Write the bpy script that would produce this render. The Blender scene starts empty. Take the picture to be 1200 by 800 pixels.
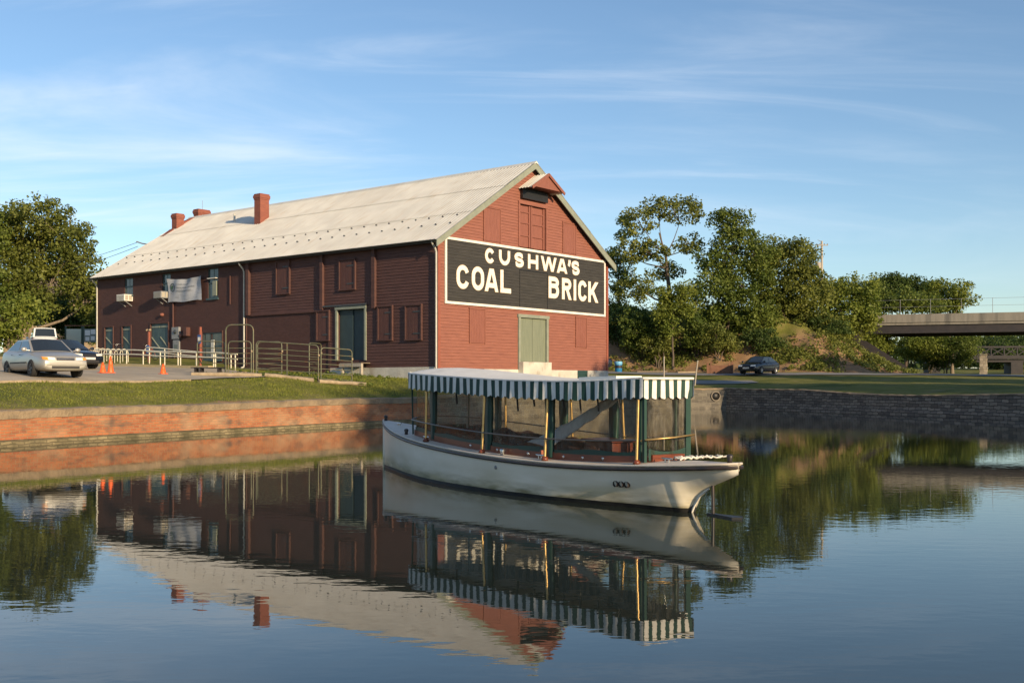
import bpy, math, random
import numpy as np
from mathutils import Vector, Matrix
R = math.radians
random.seed(7); rng = np.random.default_rng(7)
S = bpy.context.scene
COL = S.collection

# ------------------------------------------------------------------ camera
cam = bpy.data.cameras.new('camera'); camo = bpy.data.objects.new('camera', cam); COL.objects.link(camo)
camo.location = (0, 0, 1.75); camo.rotation_euler = (R(90), 0, 0)
cam.sensor_width = 36; cam.lens = 38.37; cam.shift_y = 0.0408; cam.clip_start = .1; cam.clip_end = 6000
S.camera = camo
# ------------------------------------------------------------------ light
SUN_EL, SUN_DIR = 16.0, (0.618, -0.786)          # horizontal direction towards the sun
S.view_settings.view_transform = 'Standard'; S.view_settings.look = 'None'
S.view_settings.exposure = 0.62; S.view_settings.gamma = 1
W = bpy.data.worlds.new('World'); S.world = W; W.use_nodes = True
def build_world():
    nt = W.node_tree; N = nt.nodes; L = nt.links; N.clear()
    out = N.new('ShaderNodeOutputWorld'); bg = N.new('ShaderNodeBackground')
    sky = N.new('ShaderNodeTexSky'); sky.sky_type = 'NISHITA'; sky.sun_disc = False
    sky.sun_elevation = R(SUN_EL); sky.sun_rotation = math.atan2(SUN_DIR[0], SUN_DIR[1])
    sky.altitude = 100; sky.air_density = 1.0; sky.dust_density = 0.3; sky.ozone_density = 2.8
    tc = N.new('ShaderNodeTexCoord'); sep = N.new('ShaderNodeSeparateXYZ'); L.new(tc.outputs['Generated'], sep.inputs[0])
    def mth(op, a, b=None, c=False):
        m = N.new('ShaderNodeMath'); m.operation = op; m.use_clamp = c
        for i, v in enumerate((a, b)):
            if v is None: continue
            if isinstance(v, (int, float)): m.inputs[i].default_value = v
            else: L.new(v, m.inputs[i])
        return m.outputs[0]
    den = mth('ADD', mth('MAXIMUM', sep.outputs['Z'], 0.0), 0.22)
    cx = mth('DIVIDE', sep.outputs['X'], den); cy = mth('DIVIDE', sep.outputs['Y'], den)
    comb = N.new('ShaderNodeCombineXYZ'); L.new(cx, comb.inputs[0]); L.new(cy, comb.inputs[1])
    def cloud(scale, rot, sx, sy, lo, hi, loc=(0, 0, 0), dist=1.2):
        mp = N.new('ShaderNodeMapping'); L.new(comb.outputs[0], mp.inputs[0])
        mp.inputs['Rotation'].default_value = (0, 0, rot); mp.inputs['Scale'].default_value = (sx, sy, 1); mp.inputs['Location'].default_value = loc
        n = N.new('ShaderNodeTexNoise'); n.inputs['Scale'].default_value = scale; n.inputs['Detail'].default_value = 9
        n.inputs['Roughness'].default_value = .58; n.inputs['Distortion'].default_value = dist
        L.new(mp.outputs[0], n.inputs['Vector'])
        r = N.new('ShaderNodeMapRange'); r.interpolation_type = 'SMOOTHSTEP'
        r.inputs['From Min'].default_value = lo; r.inputs['From Max'].default_value = hi
        L.new(n.outputs['Fac'], r.inputs['Value']); return r.outputs['Result']
    c1 = cloud(.9, R(28), .5, 1.7, .44, .88, (1.3, .4, 0), 1.6)
    c2 = cloud(2.4, R(-26), .35, 2.0, .48, .90, (4.2, 2.1, 0), 1.0)
    # more cloud to the left, fading to clear on the right
    side = N.new('ShaderNodeMapRange'); side.inputs['From Min'].default_value = .42; side.inputs['From Max'].default_value = -.40
    side.inputs['To Min'].default_value = .30; L.new(sep.outputs['X'], side.inputs['Value'])
    cl = mth('MULTIPLY', mth('ADD', mth('MULTIPLY', c1, .62), mth('MULTIPLY', c2, .5), True), side.outputs['Result'], True)
    hs = N.new('ShaderNodeHueSaturation'); hs.inputs['Saturation'].default_value = 1.0; L.new(sky.outputs[0], hs.inputs['Color'])
    mx = N.new('ShaderNodeMix'); mx.data_type = 'RGBA'; L.new(cl, mx.inputs[0]); L.new(hs.outputs[0], mx.inputs[6])
    mx.inputs[7].default_value = (6.6, 6.9, 7.3, 1)
    L.new(mx.outputs[2], bg.inputs[0]); bg.inputs[1].default_value = .105; L.new(bg.outputs[0], out.inputs[0])
build_world()
sl = bpy.data.lights.new('sun', 'SUN'); sl.energy = 4.3; sl.angle = R(.5); sl.color = (1.0, .76, .47)
so = bpy.data.objects.new('sun', sl); COL.objects.link(so)
ce = math.cos(R(SUN_EL)); tosun = Vector((SUN_DIR[0]*ce, SUN_DIR[1]*ce, math.sin(R(SUN_EL))))
so.rotation_euler = tosun.to_track_quat('Z', 'Y').to_euler(); so.location = (40, -40, 40)

# ------------------------------------------------------------------ materials
def pm(name, c1, c2=None, scale=4, rough=.7, metal=0, bump=0, bscale=None, detail=5, lo=.35, hi=.65, stretch=None, spec=.5, emit=None):
    m = bpy.data.materials.new(name); m.use_nodes = True; nt = m.node_tree; N = nt.nodes; L = nt.links
    b = N['Principled BSDF']; b.inputs['Roughness'].default_value = rough; b.inputs['Metallic'].default_value = metal
    b.inputs['Specular IOR Level'].default_value = spec
    b.inputs['Base Color'].default_value = (*c1, 1)
    tc = N.new('ShaderNodeTexCoord'); vec = tc.outputs['Object']
    if stretch:
        mp = N.new('ShaderNodeMapping'); mp.inputs['Scale'].default_value = stretch; L.new(vec, mp.inputs[0]); vec = mp.outputs[0]
    if c2:
        n = N.new('ShaderNodeTexNoise'); n.inputs['Scale'].default_value = scale; n.inputs['Detail'].default_value = detail; L.new(vec, n.inputs['Vector'])
        r = N.new('ShaderNodeMapRange'); r.inputs['From Min'].default_value = lo; r.inputs['From Max'].default_value = hi; L.new(n.outputs['Fac'], r.inputs['Value'])
        x = N.new('ShaderNodeMix'); x.data_type = 'RGBA'; x.inputs[6].default_value = (*c1, 1); x.inputs[7].default_value = (*c2, 1)
        L.new(r.outputs['Result'], x.inputs[0]); L.new(x.outputs[2], b.inputs['Base Color'])
    if bump:
        n = N.new('ShaderNodeTexNoise'); n.inputs['Scale'].default_value = bscale or scale*4; n.inputs['Detail'].default_value = 4; L.new(vec, n.inputs['Vector'])
        bn = N.new('ShaderNodeBump'); bn.inputs['Strength'].default_value = bump; bn.inputs['Distance'].default_value = .05
        L.new(n.outputs['Fac'], bn.inputs['Height']); L.new(bn.outputs[0], b.inputs['Normal'])
    return m
def mixin(m, color, scale, lo, hi, stretch=None, detail=5, zfade=None, fac=1.0):
    """lay one more noise stain of its own colour over the base colour of a material"""
    nt = m.node_tree; N = nt.nodes; L = nt.links; b = N['Principled BSDF']; inp = b.inputs['Base Color']
    x = N.new('ShaderNodeMix'); x.data_type = 'RGBA'
    if inp.links: L.new(inp.links[0].from_socket, x.inputs[6])
    else: x.inputs[6].default_value = inp.default_value
    x.inputs[7].default_value = (*color, 1)
    tc = N.new('ShaderNodeTexCoord'); vec = tc.outputs['Object']
    if stretch:
        mp = N.new('ShaderNodeMapping'); mp.inputs['Scale'].default_value = stretch; L.new(vec, mp.inputs[0]); vec = mp.outputs[0]
    n = N.new('ShaderNodeTexNoise'); n.inputs['Scale'].default_value = scale; n.inputs['Detail'].default_value = detail; L.new(vec, n.inputs['Vector'])
    r = N.new('ShaderNodeMapRange'); r.inputs['From Min'].default_value = lo; r.inputs['From Max'].default_value = hi; r.inputs['To Max'].default_value = fac
    L.new(n.outputs['Fac'], r.inputs['Value']); f = r.outputs['Result']
    if zfade:
        sp = N.new('ShaderNodeSeparateXYZ'); L.new(tc.outputs['Object'], sp.inputs[0])
        r2 = N.new('ShaderNodeMapRange'); r2.inputs['From Min'].default_value = zfade[1]; r2.inputs['From Max'].default_value = zfade[0]; L.new(sp.outputs['Z'], r2.inputs['Value'])
        mm = N.new('ShaderNodeMath'); mm.operation = 'MULTIPLY'; L.new(f, mm.inputs[0]); L.new(r2.outputs['Result'], mm.inputs[1]); f = mm.outputs[0]
    L.new(f, x.inputs[0]); L.new(x.outputs[2], inp)
    return m
def brickmat(name, c1, c2, mortar, bw=.22, bh=.075, msize=.012, rough=.85, bump=.5, src='UV', wobble=.03):
    m = bpy.data.materials.new(name); m.use_nodes = True; nt = m.node_tree; N = nt.nodes; L = nt.links; b = N['Principled BSDF']
    b.inputs['Roughness'].default_value = rough; b.inputs['Specular IOR Level'].default_value = .25
    tc = N.new('ShaderNodeTexCoord')
    if src == 'UV': vec = tc.outputs['UV']
    else:
        sp = N.new('ShaderNodeSeparateXYZ'); L.new(tc.outputs['Object'], sp.inputs[0]); cb = N.new('ShaderNodeCombineXYZ')
        ad = N.new('ShaderNodeMath'); ad.operation = 'ADD'; L.new(sp.outputs['X'], ad.inputs[0]); L.new(sp.outputs['Y'], ad.inputs[1])
        L.new(ad.outputs[0], cb.inputs[0]); L.new(sp.outputs['Z'], cb.inputs[1]); vec = cb.outputs[0]
    nz = N.new('ShaderNodeTexNoise'); nz.inputs['Scale'].default_value = 3; L.new(tc.outputs['Object'], nz.inputs['Vector'])
    wob = N.new('ShaderNodeMix'); wob.data_type = 'VECTOR'; wob.inputs[0].default_value = wobble
    L.new(vec, wob.inputs[4]); L.new(nz.outputs['Color'], wob.inputs[5])
    t = N.new('ShaderNodeTexBrick'); t.inputs['Scale'].default_value = 1; t.inputs['Brick Width'].default_value = bw; t.inputs['Row Height'].default_value = bh
    t.inputs['Mortar Size'].default_value = msize; t.inputs['Mortar Smooth'].default_value = .3; t.inputs['Bias'].default_value = 0
    t.inputs['Color1'].default_value = (*c1, 1); t.inputs['Color2'].default_value = (*c2, 1); t.inputs['Mortar'].default_value = (*mortar, 1)
    L.new(wob.outputs[1], t.inputs['Vector'])
    L.new(t.outputs['Color'], b.inputs['Base Color'])
    bn = N.new('ShaderNodeBump'); bn.inputs['Strength'].default_value = bump; bn.inputs['Distance'].default_value = .02; bn.invert = True
    n2 = N.new('ShaderNodeTexNoise'); n2.inputs['Scale'].default_value = 14; n2.inputs['Detail'].default_value = 5; L.new(tc.outputs['Object'], n2.inputs['Vector'])
    ad = N.new('ShaderNodeMath'); ad.operation = 'MULTIPLY_ADD'; L.new(n2.outputs['Fac'], ad.inputs[0]); ad.inputs[1].default_value = .9; L.new(t.outputs['Fac'], ad.inputs[2])
    L.new(ad.outputs[0], bn.inputs['Height']); L.new(bn.outputs[0], b.inputs['Normal'])
    return m
def glassmat(name, tint, refl, rough=.03, alpha_noise=0.0):
    """clear sheet: mostly see-through with a fresnel gloss and a little milky haze"""
    m = bpy.data.materials.new(name); m.use_nodes = True; nt = m.node_tree; N = nt.nodes; L = nt.links; N.clear()
    o = N.new('ShaderNodeOutputMaterial'); tr = N.new('ShaderNodeBsdfTransparent'); tr.inputs[0].default_value = (*tint, 1)
    gl = N.new('ShaderNodeBsdfGlossy'); gl.inputs['Roughness'].default_value = rough
    fr = N.new('ShaderNodeFresnel'); fr.inputs[0].default_value = 1.4
    mu = N.new('ShaderNodeMath'); mu.operation = 'MULTIPLY'; mu.inputs[1].default_value = refl; L.new(fr.outputs[0], mu.inputs[0])
    a = N.new('ShaderNodeMixShader'); L.new(mu.outputs[0], a.inputs[0]); L.new(tr.outputs[0], a.inputs[1]); L.new(gl.outputs[0], a.inputs[2])
    last = a.outputs[0]
    if alpha_noise:
        tc = N.new('ShaderNodeTexCoord'); mp = N.new('ShaderNodeMapping'); mp.inputs['Scale'].default_value = (2, 2, .8); L.new(tc.outputs['Object'], mp.inputs[0])
        n = N.new('ShaderNodeTexNoise'); n.inputs['Scale'].default_value = 4; n.inputs['Detail'].default_value = 6; n.inputs['Distortion'].default_value = 1.5; L.new(mp.outputs[0], n.inputs['Vector'])
        r = N.new('ShaderNodeMapRange'); r.inputs['From Min'].default_value = .45; r.inputs['From Max'].default_value = .8; r.inputs['To Min'].default_value = .03; r.inputs['To Max'].default_value = alpha_noise
        L.new(n.outputs['Fac'], r.inputs['Value'])
        bn = N.new('ShaderNodeBump'); bn.inputs['Strength'].default_value = .25; bn.inputs['Distance'].default_value = .05; L.new(n.outputs['Fac'], bn.inputs['Height']); L.new(bn.outputs[0], gl.inputs['Normal'])
        df = N.new('ShaderNodeBsdfDiffuse'); df.inputs[0].default_value = (.42, .40, .36, 1)
        c = N.new('ShaderNodeMixShader'); L.new(r.outputs['Result'], c.inputs[0]); L.new(last, c.inputs[1]); L.new(df.outputs[0], c.inputs[2]); last = c.outputs[0]
    L.new(last, o.inputs[0]); return m
def leafmat(name, c1, c2, scale=.35, trans=.42):
    m = bpy.data.materials.new(name); m.use_nodes = True; nt = m.node_tree; N = nt.nodes; L = nt.links; N.clear()
    o = N.new('ShaderNodeOutputMaterial'); d = N.new('ShaderNodeBsdfPrincipled'); d.inputs['Roughness'].default_value = .55; d.inputs['Specular IOR Level'].default_value = .3
    t = N.new('ShaderNodeBsdfTranslucent'); tc = N.new('ShaderNodeTexCoord')
    n = N.new('ShaderNodeTexNoise'); n.inputs['Scale'].default_value = scale; n.inputs['Detail'].default_value = 3; L.new(tc.outputs['Object'], n.inputs['Vector'])
    n2 = N.new('ShaderNodeTexNoise'); n2.inputs['Scale'].default_value = 5.0; n2.inputs['Detail'].default_value = 1; L.new(tc.outputs['Object'], n2.inputs['Vector'])
    av = N.new('ShaderNodeMath'); av.operation = 'MULTIPLY_ADD'; av.inputs[1].default_value = .6; L.new(n2.outputs['Fac'], av.inputs[0])
    h = N.new('ShaderNodeMath'); h.operation = 'MULTIPLY'; h.inputs[1].default_value = .6; L.new(n.outputs['Fac'], h.inputs[0]); L.new(h.outputs[0], av.inputs[2])
    r = N.new('ShaderNodeMapRange'); r.inputs['From Min'].default_value = .42; r.inputs['From Max'].default_value = .78; L.new(av.outputs[0], r.inputs['Value'])
    x = N.new('ShaderNodeMix'); x.data_type = 'RGBA'; x.inputs[6].default_value = (*c1, 1); x.inputs[7].default_value = (*c2, 1); L.new(r.outputs['Result'], x.inputs[0])
    L.new(x.outputs[2], d.inputs['Base Color']); L.new(x.outputs[2], t.inputs[0])
    mx = N.new('ShaderNodeMixShader'); mx.inputs[0].default_value = trans; L.new(d.outputs[0], mx.inputs[1]); L.new(t.outputs[0], mx.inputs[2]); L.new(mx.outputs[0], o.inputs[0])
    return m
M = {}
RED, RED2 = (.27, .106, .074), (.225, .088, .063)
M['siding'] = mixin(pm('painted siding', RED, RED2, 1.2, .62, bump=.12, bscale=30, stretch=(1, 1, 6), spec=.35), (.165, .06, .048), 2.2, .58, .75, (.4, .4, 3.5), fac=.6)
M['shadedpaint'] = mixin(pm('shaded side paint', (.100, .050, .044), (.078, .040, .037), 1.2, .7, bump=.15, bscale=30, stretch=(1, 1, 6), spec=.25), (.075, .040, .038), 2.2, .5, .72, (.4, .4, 3.5), fac=.7)  # siding red darkened so the colour itself carries the long wall's shade
M['shadedshutter'] = pm('shaded shutter paint', (.104, .048, .041), (.08, .039, .036), 3, .65, bump=.2, bscale=20, stretch=(6, 6, .5), spec=.25)  # shutter red with the shade of the long wall put into its colour
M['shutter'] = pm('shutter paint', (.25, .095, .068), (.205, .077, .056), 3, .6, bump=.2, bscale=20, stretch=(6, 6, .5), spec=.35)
M['trimred'] = pm('red trim', (.30, .095, .06), (.25, .075, .05), 3, .55, spec=.4)
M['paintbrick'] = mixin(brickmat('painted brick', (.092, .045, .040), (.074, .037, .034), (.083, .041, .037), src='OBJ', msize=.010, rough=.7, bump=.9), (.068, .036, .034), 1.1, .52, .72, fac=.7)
M['chimbrick'] = brickmat('chimney brick', (.27, .092, .062), (.21, .072, .052), (.24, .09, .065), src='OBJ', msize=.008, rough=.75, bump=.4)
M['rake'] = pm('grey green trim', (.25, .27, .215), (.20, .225, .18), 3, .55)
M['doorgreen'] = pm('grey green door', (.19, .215, .155), (.155, .18, .13), 3, .6, bump=.15, bscale=12, stretch=(5, 5, .4))
M['teal'] = pm('dark teal paint', (.045, .085, .095), (.035, .068, .078), 3, .5)
M['tealdark'] = pm('dark teal recess', (.022, .045, .055), (.018, .036, .045), 2, .6)
M['sash'] = pm('pale sash', (.50, .50, .46), None, rough=.5)
M['roof'] = mixin(mixin(pm('weathered roof metal', (.68, .665, .60), (.58, .565, .51), .8, .5, metal=.0, bump=.08, bscale=9, spec=.4), (.50, .38, .24), 1.5, .54, .76, (.45, 6, .45), fac=.6), (.55, .53, .47), .35, .5, .72, (1, .6, 1), fac=.5)
M['darkmetal'] = pm('dark gutter', (.035, .04, .045), (.05, .055, .06), 5, .45)
M['downspout'] = pm('downspout', (.48, .47, .42), (.40, .39, .35), 6, .5)
M['concrete'] = mixin(pm('whitewashed concrete', (.56, .54, .48), (.44, .43, .39), 1.5, .85, bump=.3, bscale=14), (.24, .19, .14), 1.6, .55, .75, (1, 1, .6), fac=.8)
M['signblack'] = mixin(mixin(pm('black sign paint', (.033, .032, .030), (.048, .046, .042), 2.5, .65, stretch=(.5, 1, 6), spec=.3), (.10, .09, .08), 3, .66, .8, (.35, 1, 7), fac=.7), (.025, .025, .025), 1.5, .5, .7, (.5, 1, 3), fac=.6)
M['signwhite'] = mixin(pm('white sign paint', (.80, .78, .72), (.70, .67, .60), 6, .6, bump=.15, bscale=25, stretch=(1, 1, 6)), (.50, .47, .41), 4, .6, .78, (.35, 1, 6), fac=.7)
M['gold'] = pm('ochre letter edge', (.38, .25, .11), None, rough=.6)
M['glassdark'] = pm('dark window glass', (.025, .032, .036), (.05, .06, .065), 1.5, .06, spec=.7)
M['white'] = pm('white enamel', (.72, .71, .66), (.62, .60, .55), 4, .45)
M['acgrille'] = pm('grille shade', (.36, .33, .27), None, rough=.6)
M['greycase'] = pm('grey case', (.24, .25, .26), (.19, .2, .21), 5, .5)
M['black'] = pm('black', (.012, .012, .013), None, rough=.5)
M['rubber'] = pm('rubber', (.018, .018, .019), None, rough=.85)
M['railpaint'] = pm('cream rail paint', (.70, .67, .55), (.58, .54, .42), 9, .5)
M['gatemetal'] = mixin(pm('green gate paint', (.095, .105, .065), (.13, .13, .085), 6, .5, metal=.2), (.24, .12, .05), 5, .56, .7, fac=.8)
M['timber'] = pm('pale timber', (.38, .30, .20), (.27, .21, .135), 4, .8, bump=.4, bscale=18)
M['brownwood'] = pm('brown wood', (.20, .095, .055), (.15, .07, .04), 3, .75, bump=.3, bscale=15)
M['orange'] = pm('cone orange', (.85, .13, .02), (.75, .11, .02), 6, .45)
M['reflect'] = pm('cone collar', (.68, .66, .60), None, rough=.35)
M['signblue'] = pm('blue plate', (.03, .10, .32), None, rough=.4)
M['bluebarrel'] = pm('blue barrel', (.02, .20, .46), (.02, .16, .38), 4, .4)
M['paleblue'] = pm('pale lid', (.16, .42, .66), None, rough=.45)
M['polewood'] = pm('pole wood', (.20, .16, .12), (.14, .11, .085), 6, .85, stretch=(4, 4, .4))
M['polegrey'] = pm('pale weathered pole', (.42, .38, .32), (.32, .29, .25), 6, .85, stretch=(4, 4, .4))
M['bridgeconc'] = mixin(pm('bridge concrete', (.22, .205, .18), (.175, .165, .145), 1.2, .85, stretch=(3, 3, .5)), (.09, .09, .085), .9, .53, .66, (1.2, 1.2, .12), fac=.85)
M['girder'] = pm('bridge steel', (.018, .016, .020), (.028, .023, .025), 2, .6)
M['stonepillar'] = brickmat('pillar stone', (.36, .31, .24), (.26, .22, .17), (.20, .18, .14), bw=.5, bh=.28, msize=.02, src='OBJ', bump=.9)
M['asphalt'] = mixin(pm('worn asphalt', (.44, .37, .27), (.34, .285, .21), .7, .9, bump=.25, bscale=25), (.20, .175, .14), .5, .55, .7, (1, 2, 1), fac=.6)
M['road'] = pm('pale road', (.22, .215, .205), (.18, .175, .165), .5, .9, bump=.2, bscale=20)
M['kerb'] = pm('ochre kerb', (.50, .39, .19), (.40, .33, .20), 2, .8)
M['carsilver'] = pm('silver car paint', (.40, .385, .35), None, rough=.33, metal=.45)
M['carblack'] = pm('dark car paint', (.012, .016, .026), None, rough=.15, spec=.7)
M['carwhite'] = pm('white car paint', (.62, .66, .70), None, rough=.25)
M['carglass'] = pm('car glass', (.02, .026, .03), None, rough=.05, spec=.8)
M['cartrim'] = pm('car trim', (.02, .02, .022), None, rough=.6)
M['rim'] = pm('wheel rim', (.38, .38, .38), None, rough=.35, metal=.7)
M['rimdark'] = pm('steel rim', (.05, .05, .055), None, rough=.5, metal=.3)
M['lamp'] = pm('headlamp', (.86, .82, .70), None, rough=.2)
M['amber'] = pm('amber lens', (.80, .30, .05), None, rough=.2)
M['redlens'] = pm('red lens', (.35, .02, .02), None, rough=.25)
M['plate'] = pm('number plate', (.55, .55, .55), None, rough=.5)
# boat
M['hullwhite'] = mixin(mixin(pm('hull paint', (.84, .79, .68), (.78, .73, .62), 1.2, .38, bump=.05, bscale=6, spec=.45), (.42, .35, .16), 1.6, .25, .62, (.5, .5, 3), zfade=(.10, .50), fac=.85), (.20, .18, .09), 4.0, .40, .66, (.5, .5, 3), zfade=(.09, .24), fac=.9)
M['hullblack'] = pm('bottom paint', (.012, .012, .013), (.03, .028, .024), 4, .5)
M['rub'] = pm('rub rail', (.025, .022, .024), (.05, .035, .03), 5, .4)
M['deck'] = pm('deck paint', (.62, .56, .48), (.54, .48, .41), 3, .65)
M['mahogany'] = pm('varnished wood', (.17, .044, .022), (.11, .03, .017), 5, .35, stretch=(1, 1, 8))
M['canvaswhite'] = mixin(pm('white canvas', (.78, .76, .70), (.70, .68, .63), 2, .75, bump=.1, bscale=8), (.50, .47, .40), 2.5, .6, .78, fac=.5)
M['valancewhite'] = pm('valance white', (.74, .73, .70), (.64, .63, .60), 6, .75, bump=.15, bscale=12)
M['canvasgreen'] = pm('green canvas', (.007, .046, .036), (.005, .036, .029), 6, .7)
M['framegreen'] = pm('dark green frame', (.008, .045, .036), (.006, .036, .03), 4, .5)
M['brass'] = pm('aged brass', (.62, .42, .17), (.48, .31, .12), 9, .38, metal=.75)
M['railgrey'] = pm('grey rail', (.14, .13, .12), None, rough=.4, metal=.5)
M['chrome'] = pm('steel fitting', (.55, .55, .55), None, rough=.25, metal=.9)
M['rope'] = pm('white rope', (.68, .66, .60), (.52, .50, .45), 30, .9)
M['cushion'] = pm('brown cushion', (.13, .055, .032), (.06, .03, .02), 7, .8, bump=.6, bscale=14)
M['tarp'] = pm('pale blue cover', (.76, .80, .88), (.58, .63, .72), 4, .7, bump=.3, bscale=8)
M['vinyl'] = glassmat('clear vinyl', (.82, .81, .76), .55, .06, .20)
M['pane'] = glassmat('clear pane', (.85, .88, .88), 1.0, .02)
# vegetation and stone
M['leafA'] = leafmat('leaf mid', (.062, .105, .020), (.200, .240, .046))
M['leafB'] = leafmat('leaf dark', (.036, .066, .017), (.100, .145, .032))
M['leafC'] = leafmat('leaf yellow green', (.100, .150, .024), (.270, .300, .055))
M['leafD'] = leafmat('leaf olive', (.075, .105, .022), (.240, .255, .052))
M['bark'] = pm('bark', (.13, .10, .075), (.08, .062, .048), 4, .9, bump=.6, bscale=12, stretch=(3, 3, .5))
M['barkpale'] = pm('pale bark', (.26, .21, .16), (.17, .135, .10), 4, .9, bump=.5, bscale=12, stretch=(3, 3, .5))
M['bladeA'] = leafmat('grass blade', (.150, .185, .026), (.30, .30, .062), 1.2, .42)
def ground_mat():
    m = mixin(pm('ground', (.120, .130, .026), (.19, .18, .05), .9, .95, bump=.7, bscale=22, spec=.15), (.20, .155, .085), .45, .56, .74, fac=.75)
    mixin(m, (.050, .075, .016), .25, .50, .68, fac=.7)
    nt = m.node_tree; N = nt.nodes; L = nt.links; b = N['Principled BSDF']
    a = N.new('ShaderNodeAttribute'); a.attribute_name = 'soil'
    n = N.new('ShaderNodeTexNoise'); n.inputs['Scale'].default_value = .55; n.inputs['Detail'].default_value = 8; tc = N.new('ShaderNodeTexCoord'); L.new(tc.outputs['Object'], n.inputs['Vector'])
    ad = N.new('ShaderNodeMath'); ad.operation = 'MULTIPLY_ADD'; ad.inputs[1].default_value = 1.6; L.new(n.outputs['Fac'], ad.inputs[0]); sb = N.new('ShaderNodeMath'); sb.operation = 'SUBTRACT'; sb.inputs[1].default_value = .95
    L.new(a.outputs['Fac'], sb.inputs[0]); L.new(sb.outputs[0], ad.inputs[2])
    r = N.new('ShaderNodeMapRange'); r.inputs['From Min'].default_value = .28; r.inputs['From Max'].default_value = .5; L.new(ad.outputs[0], r.inputs['Value'])
    n3 = N.new('ShaderNodeTexNoise'); n3.inputs['Scale'].default_value = 1.4; n3.inputs['Detail'].default_value = 8; L.new(tc.outputs['Object'], n3.inputs['Vector'])
    s = N.new('ShaderNodeMix'); s.data_type = 'RGBA'; s.inputs[6].default_value = (.17, .105, .060, 1); s.inputs[7].default_value = (.34, .22, .125, 1); L.new(n3.outputs['Fac'], s.inputs[0])
    x = N.new('ShaderNodeMix'); x.data_type = 'RGBA'; src = b.inputs['Base Color'].links[0].from_socket
    L.new(r.outputs['Result'], x.inputs[0]); L.new(src, x.inputs[6]); L.new(s.outputs[2], x.inputs[7]); L.new(x.outputs[2], b.inputs['Base Color'])
    return m
M['ground'] = ground_mat()
M['quaybrick'] = mixin(mixin(brickmat('quay brick', (.40, .150, .066), (.29, .100, .050), (.31, .19, .105), bw=.24, bh=.085, msize=.012, bump=.8), (.10, .085, .07), 1.5, .52, .70, (1, 1, 2.4), fac=.75), (.40, .29, .18), .8, .48, .72, (1, 1, 2), fac=.6)
M['quaystone'] = mixin(brickmat('quay ledge stone', (.27, .22, .125), (.20, .165, .095), (.14, .115, .07), bw=.34, bh=.09, msize=.014, bump=1.0, wobble=.10), (.09, .08, .045), 1.8, .44, .66, fac=.85)
M['coping'] = mixin(pm('worn coping', (.29, .215, .135), (.20, .155, .10), 1.4, .9, bump=1.0, bscale=10), (.10, .085, .065), 1.1, .54, .7, fac=.75)
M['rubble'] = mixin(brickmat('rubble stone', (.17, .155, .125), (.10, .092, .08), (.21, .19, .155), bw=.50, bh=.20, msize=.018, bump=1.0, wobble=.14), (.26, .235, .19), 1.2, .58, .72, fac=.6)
M['rubbledark'] = mixin(brickmat('dark rubble stone', (.27, .235, .19), (.12, .105, .09), (.06, .055, .05), bw=.42, bh=.15, msize=.016, bump=1.0, wobble=.14), (.24, .23, .21), 2.3, .66, .74, fac=.7)

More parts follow.
